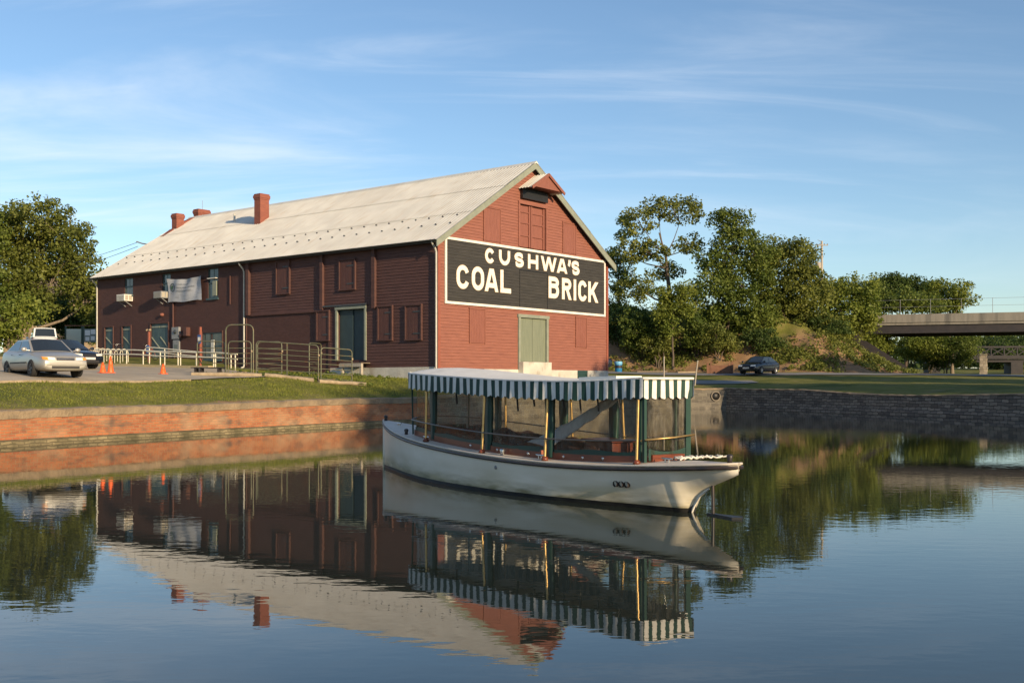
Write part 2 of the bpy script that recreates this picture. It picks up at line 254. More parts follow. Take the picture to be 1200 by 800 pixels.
# ------------------------------------------------------------------ mesh helpers
class MB:
    def __init__(s): s.v = []; s.f = []; s.m = []; s.s = []; s.uv = None
    def add(s, vs, fs, mi=0, smooth=False):
        o = len(s.v); s.v += [tuple(p) for p in vs]
        for f in fs: s.f.append(tuple(i+o for i in f)); s.m.append(mi); s.s.append(smooth)
        return s
    def box(s, a, b, mi=0):
        x0, y0, z0 = a; x1, y1, z1 = b
        if x0 > x1: x0, x1 = x1, x0
        if y0 > y1: y0, y1 = y1, y0
        if z0 > z1: z0, z1 = z1, z0
        return s.add([(x0,y0,z0),(x1,y0,z0),(x1,y1,z0),(x0,y1,z0),(x0,y0,z1),(x1,y0,z1),(x1,y1,z1),(x0,y1,z1)],
                     [(3,2,1,0),(4,5,6,7),(0,1,5,4),(1,2,6,5),(2,3,7,6),(3,0,4,7)], mi)
    def beam(s, p, q, w, h, up=(0,0,1), mi=0):
        p = Vector(p); q = Vector(q); d = (q-p).normalized(); u = Vector(up)
        if abs(d.dot(u)) > .99: u = Vector((1,0,0))
        r = d.cross(u).normalized(); u = r.cross(d).normalized(); vs = []
        for c in (p, q):
            for a, b in ((-1,-1),(1,-1),(1,1),(-1,1)): vs.append(c + r*(a*w/2) + u*(b*h/2))
        return s.add(vs, [(3,2,1,0),(4,5,6,7),(0,1,5,4),(1,2,6,5),(2,3,7,6),(3,0,4,7)], mi)
    def tube(s, pts, r, n=8, closed=False, mi=0, cap=True):
        pts = [Vector(p) for p in pts]; k = len(pts); rs = r if isinstance(r, (list, tuple)) else [r]*k
        vs = []; prev = None
        for i, p in enumerate(pts):
            if closed: t = pts[(i+1) % k] - pts[i-1]
            else: t = pts[min(i+1, k-1)] - pts[max(i-1, 0)]
            t.normalize()
            if prev is None:
                a = Vector((0,0,1)) if abs(t.z) < .9 else Vector((1,0,0)); u = t.cross(a).normalized()
            else: u = (prev - t*prev.dot(t)); u = u.normalized() if u.length > 1e-6 else t.orthogonal().normalized()
            prev = u; w = t.cross(u)
            for j in range(n):
                a = 2*math.pi*j/n; vs.append(p + (u*math.cos(a) + w*math.sin(a))*rs[i])
        fs = []
        for i in range(k if closed else k-1):
            i2 = (i+1) % k
            for j in range(n): fs.append((i*n+j, i*n+(j+1) % n, i2*n+(j+1) % n, i2*n+j))
        s.add(vs, fs, mi, True)
        if cap and not closed: s.add(vs[:n], [tuple(range(n-1, -1, -1))], mi); s.add(vs[-n:], [tuple(range(n))], mi)
        return s
    def lathe(s, prof, n=16, c=(0,0,0), axis='z', mi=0, smooth=True):
        vs = []
        for r, z in prof:
            for j in range(n):
                a = 2*math.pi*j/n; x, y = r*math.cos(a), r*math.sin(a)
                p = (x, y, z) if axis == 'z' else ((x, z, y) if axis == 'y' else (z, x, y))
                vs.append((c[0]+p[0], c[1]+p[1], c[2]+p[2]))
        fs = [(i*n+j, i*n+(j+1) % n, (i+1)*n+(j+1) % n, (i+1)*n+j) for i in range(len(prof)-1) for j in range(n)]
        return s.add(vs, fs, mi, smooth)
    def grid(s, rows, mi=0, smooth=True, closed=False):
        k = len(rows[0]); vs = [p for r in rows for p in r]; fs = []
        for i in range(len(rows)-1):
            for j in range(k if closed else k-1):
                j2 = (j+1) % k; fs.append((i*k+j, i*k+j2, (i+1)*k+j2, (i+1)*k+j))
        return s.add(vs, fs, mi, smooth)
    def prism(s, poly, d, mi=0):
        """poly: 3-D points in order; d: extrusion vector"""
        n = len(poly); d = Vector(d); a = [Vector(p) for p in poly]; b = [p+d for p in a]
        fs = [tuple(range(n-1, -1, -1)), tuple(range(n, 2*n))] + [(i, (i+1) % n, (i+1) % n+n, i+n) for i in range(n)]
        return s.add(a+b, fs, mi)
    def build(s, name, mats, parent=None, fixn=True):
        me = bpy.data.meshes.new(name); me.from_pydata(s.v, [], s.f)
        mats = mats if isinstance(mats, (list, tuple)) else [mats]
        for m in mats: me.materials.append(M[m] if isinstance(m, str) else m)
        me.polygons.foreach_set('material_index', s.m); me.polygons.foreach_set('use_smooth', s.s)
        if s.uv:
            l = me.uv_layers.new(name='UVMap')
            for lp in me.loops: l.data[lp.index].uv = s.uv[lp.vertex_index]
        me.update()
        if fixn:
            import bmesh
            bm = bmesh.new(); bm.from_mesh(me); bmesh.ops.recalc_face_normals(bm, faces=bm.faces); bm.to_mesh(me); bm.free()
        o = bpy.data.objects.new(name, me); COL.objects.link(o)
        if parent: o.parent = parent
        return o
def tag(o, label=None, cat=None, group=None, kind=None):
    if label: o['label'] = label
    if cat: o['category'] = cat
    if group: o['group'] = group
    if kind: o['kind'] = kind
    return o
def thing(name, label, cat, loc=(0,0,0), rz=0, group=None):
    o = bpy.data.objects.new(name, None); COL.objects.link(o); o.location = loc; o.rotation_euler = (0,0,rz); o.empty_display_size = .2
    return tag(o, label, cat, group)
def copy_tree(o, loc, rz, label, group=None, scale=None):
    c = o.copy(); COL.objects.link(c); c.location = loc; c.rotation_euler = (0,0,rz); c['label'] = label
    if group: c['group'] = group
    if scale: c.scale = (scale,)*3
    for ch in list(o.children):
        d = ch.copy(); COL.objects.link(d); d.parent = c
        for g in list(ch.children):
            e = g.copy(); COL.objects.link(e); e.parent = d
    return c
def bevel(o, w, seg=2, ang=40):
    m = o.modifiers.new('bevel', 'BEVEL'); m.width = w; m.segments = seg; m.limit_method = 'ANGLE'; m.angle_limit = R(ang); return o
def fastmesh(name, verts, nf, k, mat, parent=None, loc=None):
    """verts: (nf*k,3) array, faces are consecutive runs of k vertices"""
    me = bpy.data.meshes.new(name); me.vertices.add(nf*k); me.vertices.foreach_set('co', np.asarray(verts, dtype=np.float32).ravel())
    me.loops.add(nf*k); me.loops.foreach_set('vertex_index', np.arange(nf*k, dtype=np.int32))
    me.polygons.add(nf); me.polygons.foreach_set('loop_start', np.arange(0, nf*k, k, dtype=np.int32)); me.polygons.foreach_set('loop_total', np.full(nf, k, dtype=np.int32))
    me.materials.append(M[mat] if isinstance(mat, str) else mat); me.update(calc_edges=True)
    o = bpy.data.objects.new(name, me); COL.objects.link(o)
    if parent: o.parent = parent
    return o

# ------------------------------------------------------------------ terrain
QUAY = [(-27,4),(-20,18.8),(-14.2,30.2),(-10.9,36.7),(-5.6,46.6),(-3.75,49.5),(1,57),(7,66.3),(12.4,75.4),(14.9,75.8),(18.6,70),(25,53.3),(33,36),(40,20),(40,3.5)]
BASIN = np.array(QUAY)
CTRL = np.array([(-27,4,.7),(-20,18.8,.84),(-14.2,30.2,.88),(-10.9,36.7,.90),(-5.6,46.6,.97),(-3.75,49.5,.98),(1,57,1.05),(7,66.3,1.2),(12.8,75.3,1.32),(14.9,75.3,1.34),(18.6,70,1.28),(25,53.3,1.17),(33,36,1.1),(40,20,1.0),(40,3.5,.8),
 (0,1,.45),(-30,0,.5),(20,0,.5),(0,-30,.4),(-60,-30,1.0),(60,-30,1.0),
 (-17.2,38.2,1.88),(-19.5,35,1.84),(-16,40.5,1.88),(-12,47,1.95),(-7.3,54,1.97),(-3.74,55,1.75),(-.6,57,1.55),(3,64,1.75),(5.8,66.8,1.95),(-13,50.5,2.04),(-10,50,2.03),
 (-7.6,58.1,2.1),(-11.5,61.3,2.35),(-15.8,64.75,2.62),(-19.3,67.6,3.2),(-23.2,70.7,3.4),(-28.6,75.1,3.7),(-26.3,66.8,2.76),(-20.9,62.4,2.66),(-16.2,58.7,2.5),(-30,60,2.6),(-40,50,2.3),(-30,40,2.0),(-35,80,3.95),(-45,100,4.3),(-20,115,4.2),(-80,60,2.8),(-80,110,5),(-40,20,1.6),
 (15,88,2.35),(24,90,2.5),(33,88,2.4),(45,86,2.25),(20,82,2.0),(30,78,2.0),(40,70,1.7),(55,60,1.5),(70,40,1.3),(8,85,2.4),(0,82,2.9),(12,97,2.75),(25,96,2.7),(38,99,2.6),(55,110,2.6),(80,90,2.2),(60,150,3),(0,130,4),(30,150,4.),(100,150,4),(-100,0,2),(120,0,2),(-60,170,6),(0,200,6),(120,200,5)], float)
def _tps(r): return np.where(r > 1e-9, r*r*np.log(r+1e-12), 0.0)
_P = CTRL[:, :2]/50.0; _n = len(_P)
_K = _tps(np.linalg.norm(_P[:, None]-_P[None], axis=2)) + np.eye(_n)*2e-4
_A = np.zeros((_n+3, _n+3)); _A[:_n, :_n] = _K; _A[:_n, _n] = 1; _A[:_n, _n+1:] = _P; _A[_n, :_n] = 1; _A[_n+1:, :_n] = _P.T
_C = np.linalg.solve(_A, np.concatenate([CTRL[:, 2], np.zeros(3)]))
def seg_sd(P, poly, closed=True):
    """signed distance to polygon: negative inside"""
    n = len(poly); d = np.full(len(P), 1e9); ins = np.zeros(len(P), bool)
    for i in range(n if closed else n-1):
        a = poly[i]; b = poly[(i+1) % n]; ab = b-a
        t = np.clip(((P-a)@ab)/(ab@ab), 0, 1); d = np.minimum(d, np.linalg.norm(P-(a+t[:, None]*ab), axis=1))
        if closed:
            c = ((a[1] > P[:, 1]) != (b[1] > P[:, 1])); den = (b[1]-a[1]) if abs(b[1]-a[1]) > 1e-12 else 1e-12
            ins ^= c & (P[:, 0] < (b[0]-a[0])*(P[:, 1]-a[1])/den + a[0])
    return np.where(ins, -d, d) if closed else d
TOE = np.array([(-6,101),(6,99.5),(14,98),(20,96.5),(27,95),(32,95.5),(36.5,99),(39,106),(41,118),(45,140),(45,260),(-60,260),(-40,120)], float)
def emb(P):
    d = -seg_sd(P, TOE); t = np.clip(d/13.0, 0, 1); return t*t*(3-2*t)*5.6*(np.clip((P[:, 0]+8)/14, 0, 1)), d
def terr(P, noise=True):
    P = np.asarray(P, float); out = np.zeros(len(P))
    for i in range(0, len(P), 20000):
        q = P[i:i+20000]; r = np.linalg.norm(q[:, None]/50.0-_P[None], axis=2)
        out[i:i+20000] = _tps(r)@_C[:_n] + _C[_n] + (q/50.0)@_C[_n+1:]
    far = np.linalg.norm(P-np.array([0, 60.]), axis=1); w = np.clip((far-120)/120, 0, 1); out = out*(1-w)+4.0*w
    e, d = emb(P); out = out+e
    if noise:
        x, y = P[:, 0], P[:, 1]; bk = np.clip(d/3, 0, 1)
        out = out + .02*np.sin(x*1.3+y*.7)*np.sin(y*1.1-x*.4) + bk*(.35*np.sin(x*.9+1)*np.sin(y*.8+x*.3)+.2*np.sin(x*2.1)*np.sin(y*1.7))
    return out
def gz(x, y): return float(terr(np.array([[x, y]]))[0])
def axis_pts(lo, hi, step, far_lo, far_hi):
    a = list(np.arange(lo, hi+1e-6, step)); s = step
    while a[-1] < far_hi: s *= 1.25; a.append(a[-1]+s)
    s = step
    while a[0] > far_lo: s *= 1.25; a.insert(0, a[0]-s)
    return np.array(a)
def build_ground():
    xs = axis_pts(-34, 46, .4, -1500, 1500); ys = axis_pts(26, 114, .4, -400, 2500)
    X, Y = np.meshgrid(xs, ys); P = np.stack([X.ravel(), Y.ravel()], 1); z = terr(P)
    sd = seg_sd(P, BASIN); z = np.where(sd < .32, -1.4, z)
    _, d = emb(P)
    soil = np.clip(1-np.abs(d-3.5)/7.5, 0, 1)*np.clip((P[:, 0]-0)/8, 0, 1)
    near = np.clip(1-(sd-.3)/1.3, 0, 1)*np.clip((50-P[:, 1])/10, 0, 1)*np.clip((2-P[:, 0])/8, 0, 1)
    soil = np.maximum(soil*1.15, near*.85)
    nx, ny = len(xs), len(ys); idx = np.arange(nx*ny).reshape(ny, nx)
    F = np.stack([idx[:-1, :-1], idx[:-1, 1:], idx[1:, 1:], idx[1:, :-1]], -1).reshape(-1, 4)
    me = bpy.data.meshes.new('ground'); me.vertices.add(nx*ny); me.vertices.foreach_set('co', np.column_stack([P, z]).astype(np.float32).ravel())
    me.loops.add(F.size); me.loops.foreach_set('vertex_index', F.astype(np.int32).ravel()); me.polygons.add(len(F))
    me.polygons.foreach_set('loop_start', np.arange(0, F.size, 4, dtype=np.int32)); me.polygons.foreach_set('loop_total', np.full(len(F), 4, dtype=np.int32))
    me.polygons.foreach_set('use_smooth', np.ones(len(F), bool)); me.materials.append(M['ground']); me.update(calc_edges=True)
    at = me.attributes.new('soil', 'FLOAT', 'POINT'); at.data.foreach_set('value', soil.astype(np.float32))
    o = bpy.data.objects.new('ground', me); COL.objects.link(o); tag(o, kind='structure')
build_ground()
def resample(pl, n):
    pl = np.array(pl, float); l = np.r_[0, np.cumsum(np.linalg.norm(np.diff(pl, axis=0), axis=1))]; t = np.linspace(0, l[-1], n)
    return np.stack([np.interp(t, l, pl[:, k]) for k in range(pl.shape[1])], 1)
def sheet(name, A, B, n, m, dz, mat):
    a = resample(A, n); b = resample(B, n); mb = MB(); rows = []
    for i in range(m+1):
        q = a+(b-a)*i/m; z = terr(q)+dz; rows.append([(q[j, 0], q[j, 1], z[j]) for j in range(n)])
    mb.grid(rows); return tag(mb.build(name, mat), kind='structure')
sheet('parking_lot', [(-46,26),(-24,29),(-18.5,34.7),(-15.35,40.1),(-12.2,46.8),(-9.8,51.0)], [(-62,62),(-44,70),(-34,72.5),(-26.4,66.8),(-20.9,62.5),(-14.5,57.3)], 90, 60, .045, 'asphalt')
sheet('road', [(2,86.5),(14,88.2),(24,87.5),(34,86.5),(48,84),(75,74)], [(1,91.5),(13,93.2),(24,93.2),(35,93),(50,92.5),(80,88)], 90, 14, .05, 'road')
sheet('bank_path', [(-2,79),(4,77.5),(11,79.0),(18,79.5)], [(-3,83),(3,81),(11,82.4),(18,82.0)], 40, 8, .045, 'road')
# kerbs
def kerb(name, line, w, h, mat, n=50):
    q = resample(line, n); z = terr(q); mb = MB(); rows = []
    for i in range(n):
        t = q[min(i+1, n-1)]-q[max(i-1, 0)]; t /= np.linalg.norm(t); nn = np.array([-t[1], t[0]])*w/2
        a, b = q[i]-nn, q[i]+nn; rows.append([(a[0],a[1],z[i]-.1),(a[0],a[1],z[i]+h),(b[0],b[1],z[i]+h),(b[0],b[1],z[i]-.1)])
    mb.grid(rows, smooth=False); mb.add(rows[0], [(0,1,2,3)]); mb.add(rows[-1], [(3,2,1,0)])
    return tag(mb.build(name, mat), kind='structure')
kerb('kerb', [(-40,71.5),(-34,72.2),(-26.3,66.8),(-20.9,62.4),(-16.2,58.7)], .35, .17, 'kerb')
kerb('lot_edging', [(-24,28.9),(-18.45,34.6),(-15.3,40.0),(-13.2,44.6)], .22, .06, 'timber')
# water
def water():
    m = bpy.data.materials.new('pond water'); m.use_nodes = True; nt = m.node_tree; N = nt.nodes; L = nt.links; b = N['Principled BSDF']
    b.inputs['Base Color'].default_value = (.020, .027, .022, 1); b.inputs['Roughness'].default_value = .015; b.inputs['IOR'].default_value = 1.34
    tc = N.new('ShaderNodeTexCoord')
    def nz(scale, st, det, rot):
        mp = N.new('ShaderNodeMapping'); mp.inputs['Scale'].default_value = st; mp.inputs['Rotation'].default_value = (0, 0, rot); L.new(tc.outputs['Object'], mp.inputs[0])
        n = N.new('ShaderNodeTexNoise'); n.inputs['Scale'].default_value = scale; n.inputs['Detail'].default_value = det; n.inputs['Roughness'].default_value = .45; L.new(mp.outputs[0], n.inputs['Vector']); return n.outputs['Fac']
    a = nz(3.6, (.7, 1.4, 1), 2, R(8)); c = nz(13, (.8, 1.3, 1), 1, R(-12)); big = nz(.12, (1, .5, 1), 2, 0)
    r = N.new('ShaderNodeMapRange'); r.inputs['From Min'].default_value = .35; r.inputs['From Max'].default_value = .68; r.inputs['To Min'].default_value = .35; r.inputs['To Max'].default_value = 1; L.new(big, r.inputs['Value'])
    ad = N.new('ShaderNodeMath'); ad.operation = 'MULTIPLY_ADD'; ad.inputs[1].default_value = .16; L.new(c, ad.inputs[0]); L.new(a, ad.inputs[2])
    mu = N.new('ShaderNodeMath'); mu.operation = 'MULTIPLY'; L.new(ad.outputs[0], mu.inputs[0]); L.new(r.outputs['Result'], mu.inputs[1])
    bn = N.new('ShaderNodeBump'); bn.inputs['Strength'].default_value = 1.0; bn.inputs['Distance'].default_value = .0018; L.new(mu.outputs[0], bn.inputs['Height']); L.new(bn.outputs[0], b.inputs['Normal'])
    mb = MB(); mb.add([(-40,-2,0),(46,-2,0),(46,82,0),(-40,82,0)], [(0,1,2,3)]); o = mb.build('water', m); tag(o, kind='structure')
water()
# quay walls: swept section with rough stones
def quay(name, line, label, mats, coping_h, ledge, seed, top_dz=.03):
    g = np.random.default_rng(seed); n = int(np.linalg.norm(np.diff(np.array(line), axis=0), axis=1).sum()/.3)+2
    q = resample(line, n); mb = MB(); rows = []; uv = []; L = 0; tang = []
    for i in range(n):
        t = q[min(i+1, n-1)]-q[max(i-1, 0)]; tang.append(t/np.linalg.norm(t))
    for i in range(n):
        nn = np.array([-tang[i][1], tang[i][0]])          # outward, away from the water (left of travel)
        if i: L += np.linalg.norm(q[i]-q[i-1])
        zt = float(terr((q[i]+nn*.6)[None], False)[0])+top_dz+g.normal(0, .012)
        sec = [(-.14-ledge, -1.5, 2), (-.14-ledge, .0, 2), (-.13-ledge, .07, 2), (-.12-ledge*.9, .15+.03*ledge, 2)]
        if ledge: sec += [(-.06, .175, 2)]
        else: sec += [(-.10, .19, 2)]
        zc = zt-coping_h
        for k in range(1, 5): sec.append((-.05+.012*k, .18+(zc-.18)*k/4, 0))
        sec += [(-.035, zc+.01, 1), (-.03, zt-.03, 1), (.02, zt, 1), (.35, zt+.01, 1), (.62, zt-.015, 1), (.65, zt-.4, 1)]
        row = []
        for (o, z, mi) in sec:
            o += g.normal(0, .008) if z > .03 else 0; p = q[i]+nn*o; row.append((p[0], p[1], z)); uv.append((L, z if o < 0.3 else z+o))
        rows.append(row)
    k = len(rows[0]); mi = [2, 2, 2, 2, 0, 0, 0, 0, 1, 1, 1, 1, 1, 1, 1]
    vs = [p for r in rows for p in r]; mb.v = vs; mb.uv = uv
    for i in range(n-1):
        for j in range(k-1): mb.f.append((i*k+j, i*k+j+1, (i+1)*k+j+1, (i+1)*k+j)); mb.m.append(mi[j]); mb.s.append(False)
    o = mb.build(name, mats); return tag(o, label, 'quay wall')
quay('brick_quay_wall', [(-27,4),(-20,18.8),(-14.2,30.2),(-10.9,36.7),(-5.6,46.6),(-3.75,49.5)], 'low red brick quay wall with worn coping below the grass bank', ['quaybrick', 'coping', 'quaystone'], .25, .11, 3)
quay('stone_quay_wall', [(-3.75,49.5),(1,57),(7,66.3),(12.4,75.4),(15.0,75.82)], 'grey stone quay wall behind the boat with a round drain hole', ['rubble', 'coping', 'rubble'], .12, .0, 4)
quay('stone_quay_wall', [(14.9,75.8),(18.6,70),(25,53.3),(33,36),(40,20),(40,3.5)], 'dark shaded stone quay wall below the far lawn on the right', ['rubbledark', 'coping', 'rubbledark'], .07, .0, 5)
def drain():
    t = thing('drain_pipe', 'round dark drain opening in the far stone quay wall', 'drain', (14.1, 75.68, .86), R(9))
    mb = MB(); mb.lathe([(.28,-.13),(.34,-.13),(.34,.3),(.28,.3),(.28,-.13)], 20, axis='y', smooth=False); o = mb.build('pipe_rim', 'rubbledark', t)
    mb = MB(); mb.lathe([(.0,-.06),(.285,-.06),(.285,-.05),(.0,-.05)], 20, axis='y'); mb.build('pipe_mouth', 'black', t)
    return t
drain()

# ------------------------------------------------------------------ warehouse (local frame: x along the gable, y along the long wall)
BC = (-3.74, 55.0); BR = math.atan2(.777, .629); BW, BL = 15.2, 31.9; ZE, ZR = 9.12, 13.92; PIT = (ZR-ZE)/(BW/2)
def bworld(u, v, z=0): return (BC[0]+.629*u-.777*v, BC[1]+.777*u+.629*v, z)
def roofz(u): return ZE+PIT*min(u, BW-u)
bld = thing('warehouse', 'long two storey red warehouse with pale metal gable roof beside the pond', 'warehouse', (*BC, 0), BR)
def part(mb, name, mat, parent=None, **k): return mb.build(name, mat, parent or bld, **k)
def gsid(mb, z0, z1, holes, off=0.0, pitch=.16):
    """lap siding on the gable, clipped by the roof and by holes (u0,u1,z0,z1)"""
    z = z0
    while z < z1-.02:
        zt = min(z+pitch, z1); zm = (z+zt)/2
        um = 0 if zm < ZE else (zm-ZE)/PIT+.02
        iv = [(um, BW-um)]
        for h in holes:
            if h[2] < zm < h[3]:
                nv = []
                for a, b in iv:
                    if h[1] <= a or h[0] >= b: nv.append((a, b)); continue
                    if h[0] > a: nv.append((a, h[0]))
                    if h[1] < b: nv.append((h[1], b))
                iv = nv
        for a, b in iv:
            if b-a < .02: continue
            j = random.uniform(-.003, .003)
            mb.add([(a,-.034+j-off,z),(b,-.034-off+j,z),(b,-.008-off,zt),(a,-.008-off,zt),(b,0-off,z),(a,0-off,z)], [(0,1,2,3),(5,4,1,0)])
        z = zt
def lsid(mb, v0, v1, z0, z1, holes=(), off=.03, pitch=.16):
    z = z0
    while z < z1-.02:
        zt = min(z+pitch, z1); zm = (z+zt)/2; iv = [(v0, v1)]
        for h in holes:
            if h[2] < zm < h[3]:
                nv = []
                for a, b in iv:
                    if h[1] <= a or h[0] >= b: nv.append((a, b)); continue
                    if h[0] > a: nv.append((a, h[0]))
                    if h[1] < b: nv.append((h[1], b))
                iv = nv
        for a, b in iv:
            if b-a < .02: continue
            j = random.uniform(-.003, .003)
            mb.add([(-.030-off+j,a,z),(-.030-off+j,b,z),(-.006-off,b,zt),(-.006-off,a,zt),(.0,b,z),(.0,a,z)], [(3,2,1,0),(0,1,4,5)])
        z = zt
def build_warehouse():
    # brick shell (long wall with window and door openings), plain other walls
    mb = MB()
    holes = [(27.5,28.5,7.6,8.75),(23.2,24.1,7.55,8.75),(18.2,19.25,6.95,8.8),(29.9,30.9,3.75,5.55),(27.75,28.75,3.7,5.55),(23.45,25.4,3.3,5.6),(17.8,19.8,3.2,4.85),(5.25,7.4,3.0,5.75)]
    vs = sorted({0, BL, *[h[0] for h in holes], *[h[1] for h in holes]}); zs = sorted({1.2, ZE, *[h[2] for h in holes], *[h[3] for h in holes]})
    for i in range(len(vs)-1):
        for k in range(len(zs)-1):
            vm, zm = (vs[i]+vs[i+1])/2, (zs[k]+zs[k+1])/2
            if any(h[0] < vm < h[1] and h[2] < zm < h[3] for h in holes): continue
            mb.add([(0,vs[i],zs[k]),(0,vs[i],zs[k+1]),(0,vs[i+1],zs[k+1]),(0,vs[i+1],zs[k])], [(0,1,2,3)])
    for a, b, c, d in holes:                                   # reveals
        w = .22
        mb.add([(0,a,c),(w,a,c),(w,a,d),(0,a,d)], [(0,1,2,3)]); mb.add([(0,b,c),(0,b,d),(w,b,d),(w,b,c)], [(0,1,2,3)])
        mb.add([(0,a,d),(w,a,d),(w,b,d),(0,b,d)], [(0,1,2,3)]); mb.add([(0,a,c),(0,b,c),(w,b,c),(w,a,c)], [(0,1,2,3)])
    mb.add([(BW,0,1.2),(BW,BL,1.2),(BW,BL,ZE),(BW,0,ZE)], [(0,1,2,3)])
    mb.add([(0,BL,1.2),(0,BL,ZE),(BW/2,BL,ZR),(BW,BL,ZE),(BW,BL,1.2)], [(0,1,2,3,4)])
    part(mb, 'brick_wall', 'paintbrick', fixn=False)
    # gable siding
    H_DOOR = (6.58, 8.95, 9.3, 11.64); H_GRN = (6.45, 9.11, 2.4, 5.5)
    mb = MB(); gsid(mb, 2.51, ZR-.05, [H_DOOR, H_GRN]); part(mb, 'gable_siding', 'siding', fixn=False)
    mb = MB(); um = lambda z: (z-ZE)/PIT
    mb.add([(0,.28,1.2),(BW,.28,1.2),(BW,.28,ZE),(BW/2,.28,ZR),(0,.28,ZE)], [(0,1,2,3,4)]); part(mb, 'gable_backing', 'tealdark', fixn=False)
    # concrete base of gable and near part of the long wall
    mb = MB(); mb.box((-.06,-.06,.9), (2.38,.2,2.508)); mb.box((3.55,-.06,.9), (12.0,.2,2.508)); mb.box((13.05,-.06,.9), (BW+.03,.2,2.508)); mb.box((2.38,-.06,.9), (3.55,.2,1.95)); mb.box((12.0,-.06,.9), (13.05,.2,1.95))
    mb.box((-.065,.2,.9), (.1,8.0,2.58)); part(mb, 'foundation', 'concrete')
    mb = MB(); mb.box((6.42,-.42,.9), (9.0,-.062,2.93)); bevel(part(mb, 'door_sill', 'concrete'), .02)
    for u0 in (2.38, 12.0):
        mb = MB(); mb.box((u0,-.0,1.95), (u0+1.1,.1,2.5)); o = part(mb, 'vent', 'teal'); mb = MB()
        for i in range(4): mb.box((u0+.02,-.04,2.0+i*.125), (u0+1.08,-.005,2.07+i*.125))
        mb.build('louvre', 'framegreen', o)
    # corner boards
    for u in (-.045, BW-.115):
        mb = MB(); mb.box((u,-.062,2.5), (u+.16,-.002,ZE-.05)); part(mb, 'corner_board', 'trimred')
    # long wall siding
    mb = MB()
    lsid(mb, .1, 8.0, 2.58, 8.98, [(5.15,7.47,2.0,5.85)]); lsid(mb, 8.0, 9.2, 5.78, 8.98); lsid(mb, 9.2, 15.0, 5.78, 8.98)
    part(mb, 'side_siding', 'shadedpaint', fixn=False)
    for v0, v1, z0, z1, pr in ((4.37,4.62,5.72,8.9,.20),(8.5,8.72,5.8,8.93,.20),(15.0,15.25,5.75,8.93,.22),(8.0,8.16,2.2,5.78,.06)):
        mb = MB(); mb.box((-pr,v0,z0), (-.001,v1,z1)); part(mb, 'wall_post', 'shadedpaint')
    mb = MB(); mb.box((-.10,8.2,5.70), (-.001,15.0,5.79)); part(mb, 'drip_board', 'shadedpaint')
    # plank shutters standing proud, with battens and hinges
    def shutter_long(v0, v1, z0, z1, op=.10):
        mb = MB(); n = max(3, int((v1-v0)/.16)); w = (v1-v0)/n
        for i in range(n): mb.box((-op-random.uniform(0,.006),v0+i*w+.003,z0), (-.03,v0+(i+1)*w-.003,z1))
        o = part(mb, 'shutter', 'shadedshutter')
        mb = MB(); mb.box((-op-.05,v0-.09,z0-.05), (-.02,v0-.005,z1+.07)); mb.box((-op-.05,v1+.005,z0-.05), (-.02,v1+.09,z1+.07)); mb.box((-op-.07,v0-.1,z1+.005), (-.02,v1+.1,z1+.075)); mb.box((-op-.07,v0-.1,z0-.075), (-.02,v1+.1,z0-.004)); mb.build('shutter_frame', 'shadedpaint', o)
        
        for zz in (z0+.25, z1-.33): mb = MB(); mb.box((-op-.03,v0+.02,zz), (-op,v0+.5*(v1-v0),zz+.06)); mb.build('hinge', 'darkmetal', o)
    for a in ((3.2,4.15,4.05,5.75),(1.1,2.12,4.02,5.72),(6.02,7.15,6.85,8.4),(11.45,12.5,6.9,8.7),(8.1,9.0,4.15,5.7)): shutter_long(*a)
    # loading door of the long wall, recessed
    mb = MB(); mb.box((.16,5.25,3.0), (.2,7.4,5.75)); o = part(mb, 'loading_door', 'tealdark')
    mb = MB(); mb.box((.1,6.35,3.02), (.155,7.38,5.73)); mb.build('door_leaf', 'tealdark', o)
    mb = MB(); mb.box((-.12,5.12,2.98), (-.0,5.25,5.75)); mb.box((-.12,7.4,2.98), (-.0,7.53,5.75)); mb.box((-.14,5.1,5.752), (-.0,7.55,5.9)); mb.build('door_frame', 'rake', o)
    mb = MB(); mb.beam((-.16,5.05,5.97), (-.16,8.6,5.97), .05, .09); mb.build('slide_rail', 'darkmetal', o)
    # gable openings
    def shutter_gab(u0, u1, z0, z1):
        mb = MB(); n = 5; w = (u1-u0)/n
        for i in range(n): mb.box((u0+i*w+.002,-.062-random.uniform(0,.006),z0), (u0+(i+1)*w-.002,-.02,z1))
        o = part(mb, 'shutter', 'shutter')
        mb = MB(); mb.box((u0-.07,-.085,z0-.02), (u0-.003,-.02,z1+.05)); mb.box((u1+.003,-.085,z0-.02), (u1+.07,-.02,z1+.05)); mb.box((u0-.1,-.10,z1+.004), (u1+.1,-.02,z1+.07)); mb.build('shutter_frame', 'siding', o)
    for a in ((3.56,4.85,9.32,11.05),(10.62,11.8,9.32,11.04),(2.42,3.58,3.86,5.62),(11.9,12.9,3.88,5.6)): shutter_gab(*a)
    mb = MB(); mb.box((6.58,.10,9.3), (8.95,.16,11.64)); o = part(mb, 'loft_door', 'shutter')
    mb = MB()
    for u0, u1 in ((6.6,7.62),(7.68,8.93)):
        mb.box((u0,.04,9.3), (u0+.13,.098,11.62)); mb.box((u1-.13,.04,9.3), (u1,.098,11.62))
        for z in (9.9, 10.6, 11.2): mb.box((u0+.131,.05,z), (u1-.131,.098,z+.06))
    mb.build('door_leaf', 'shutter', o)
    mb = MB(); mb.box((6.45,-.07,9.3), (6.577,.16,11.7)); mb.box((8.953,-.07,9.3), (9.08,.16,11.7)); mb.box((6.45,-.09,11.64), (9.08,.16,11.78)); mb.build('door_frame', 'siding', o)
    mb = MB(); mb.box((6.6,.02,2.95), (7.77,.07,5.38)); mb.box((7.79,.02,2.95), (8.96,.07,5.38)); o = part(mb, 'green_door', 'doorgreen')
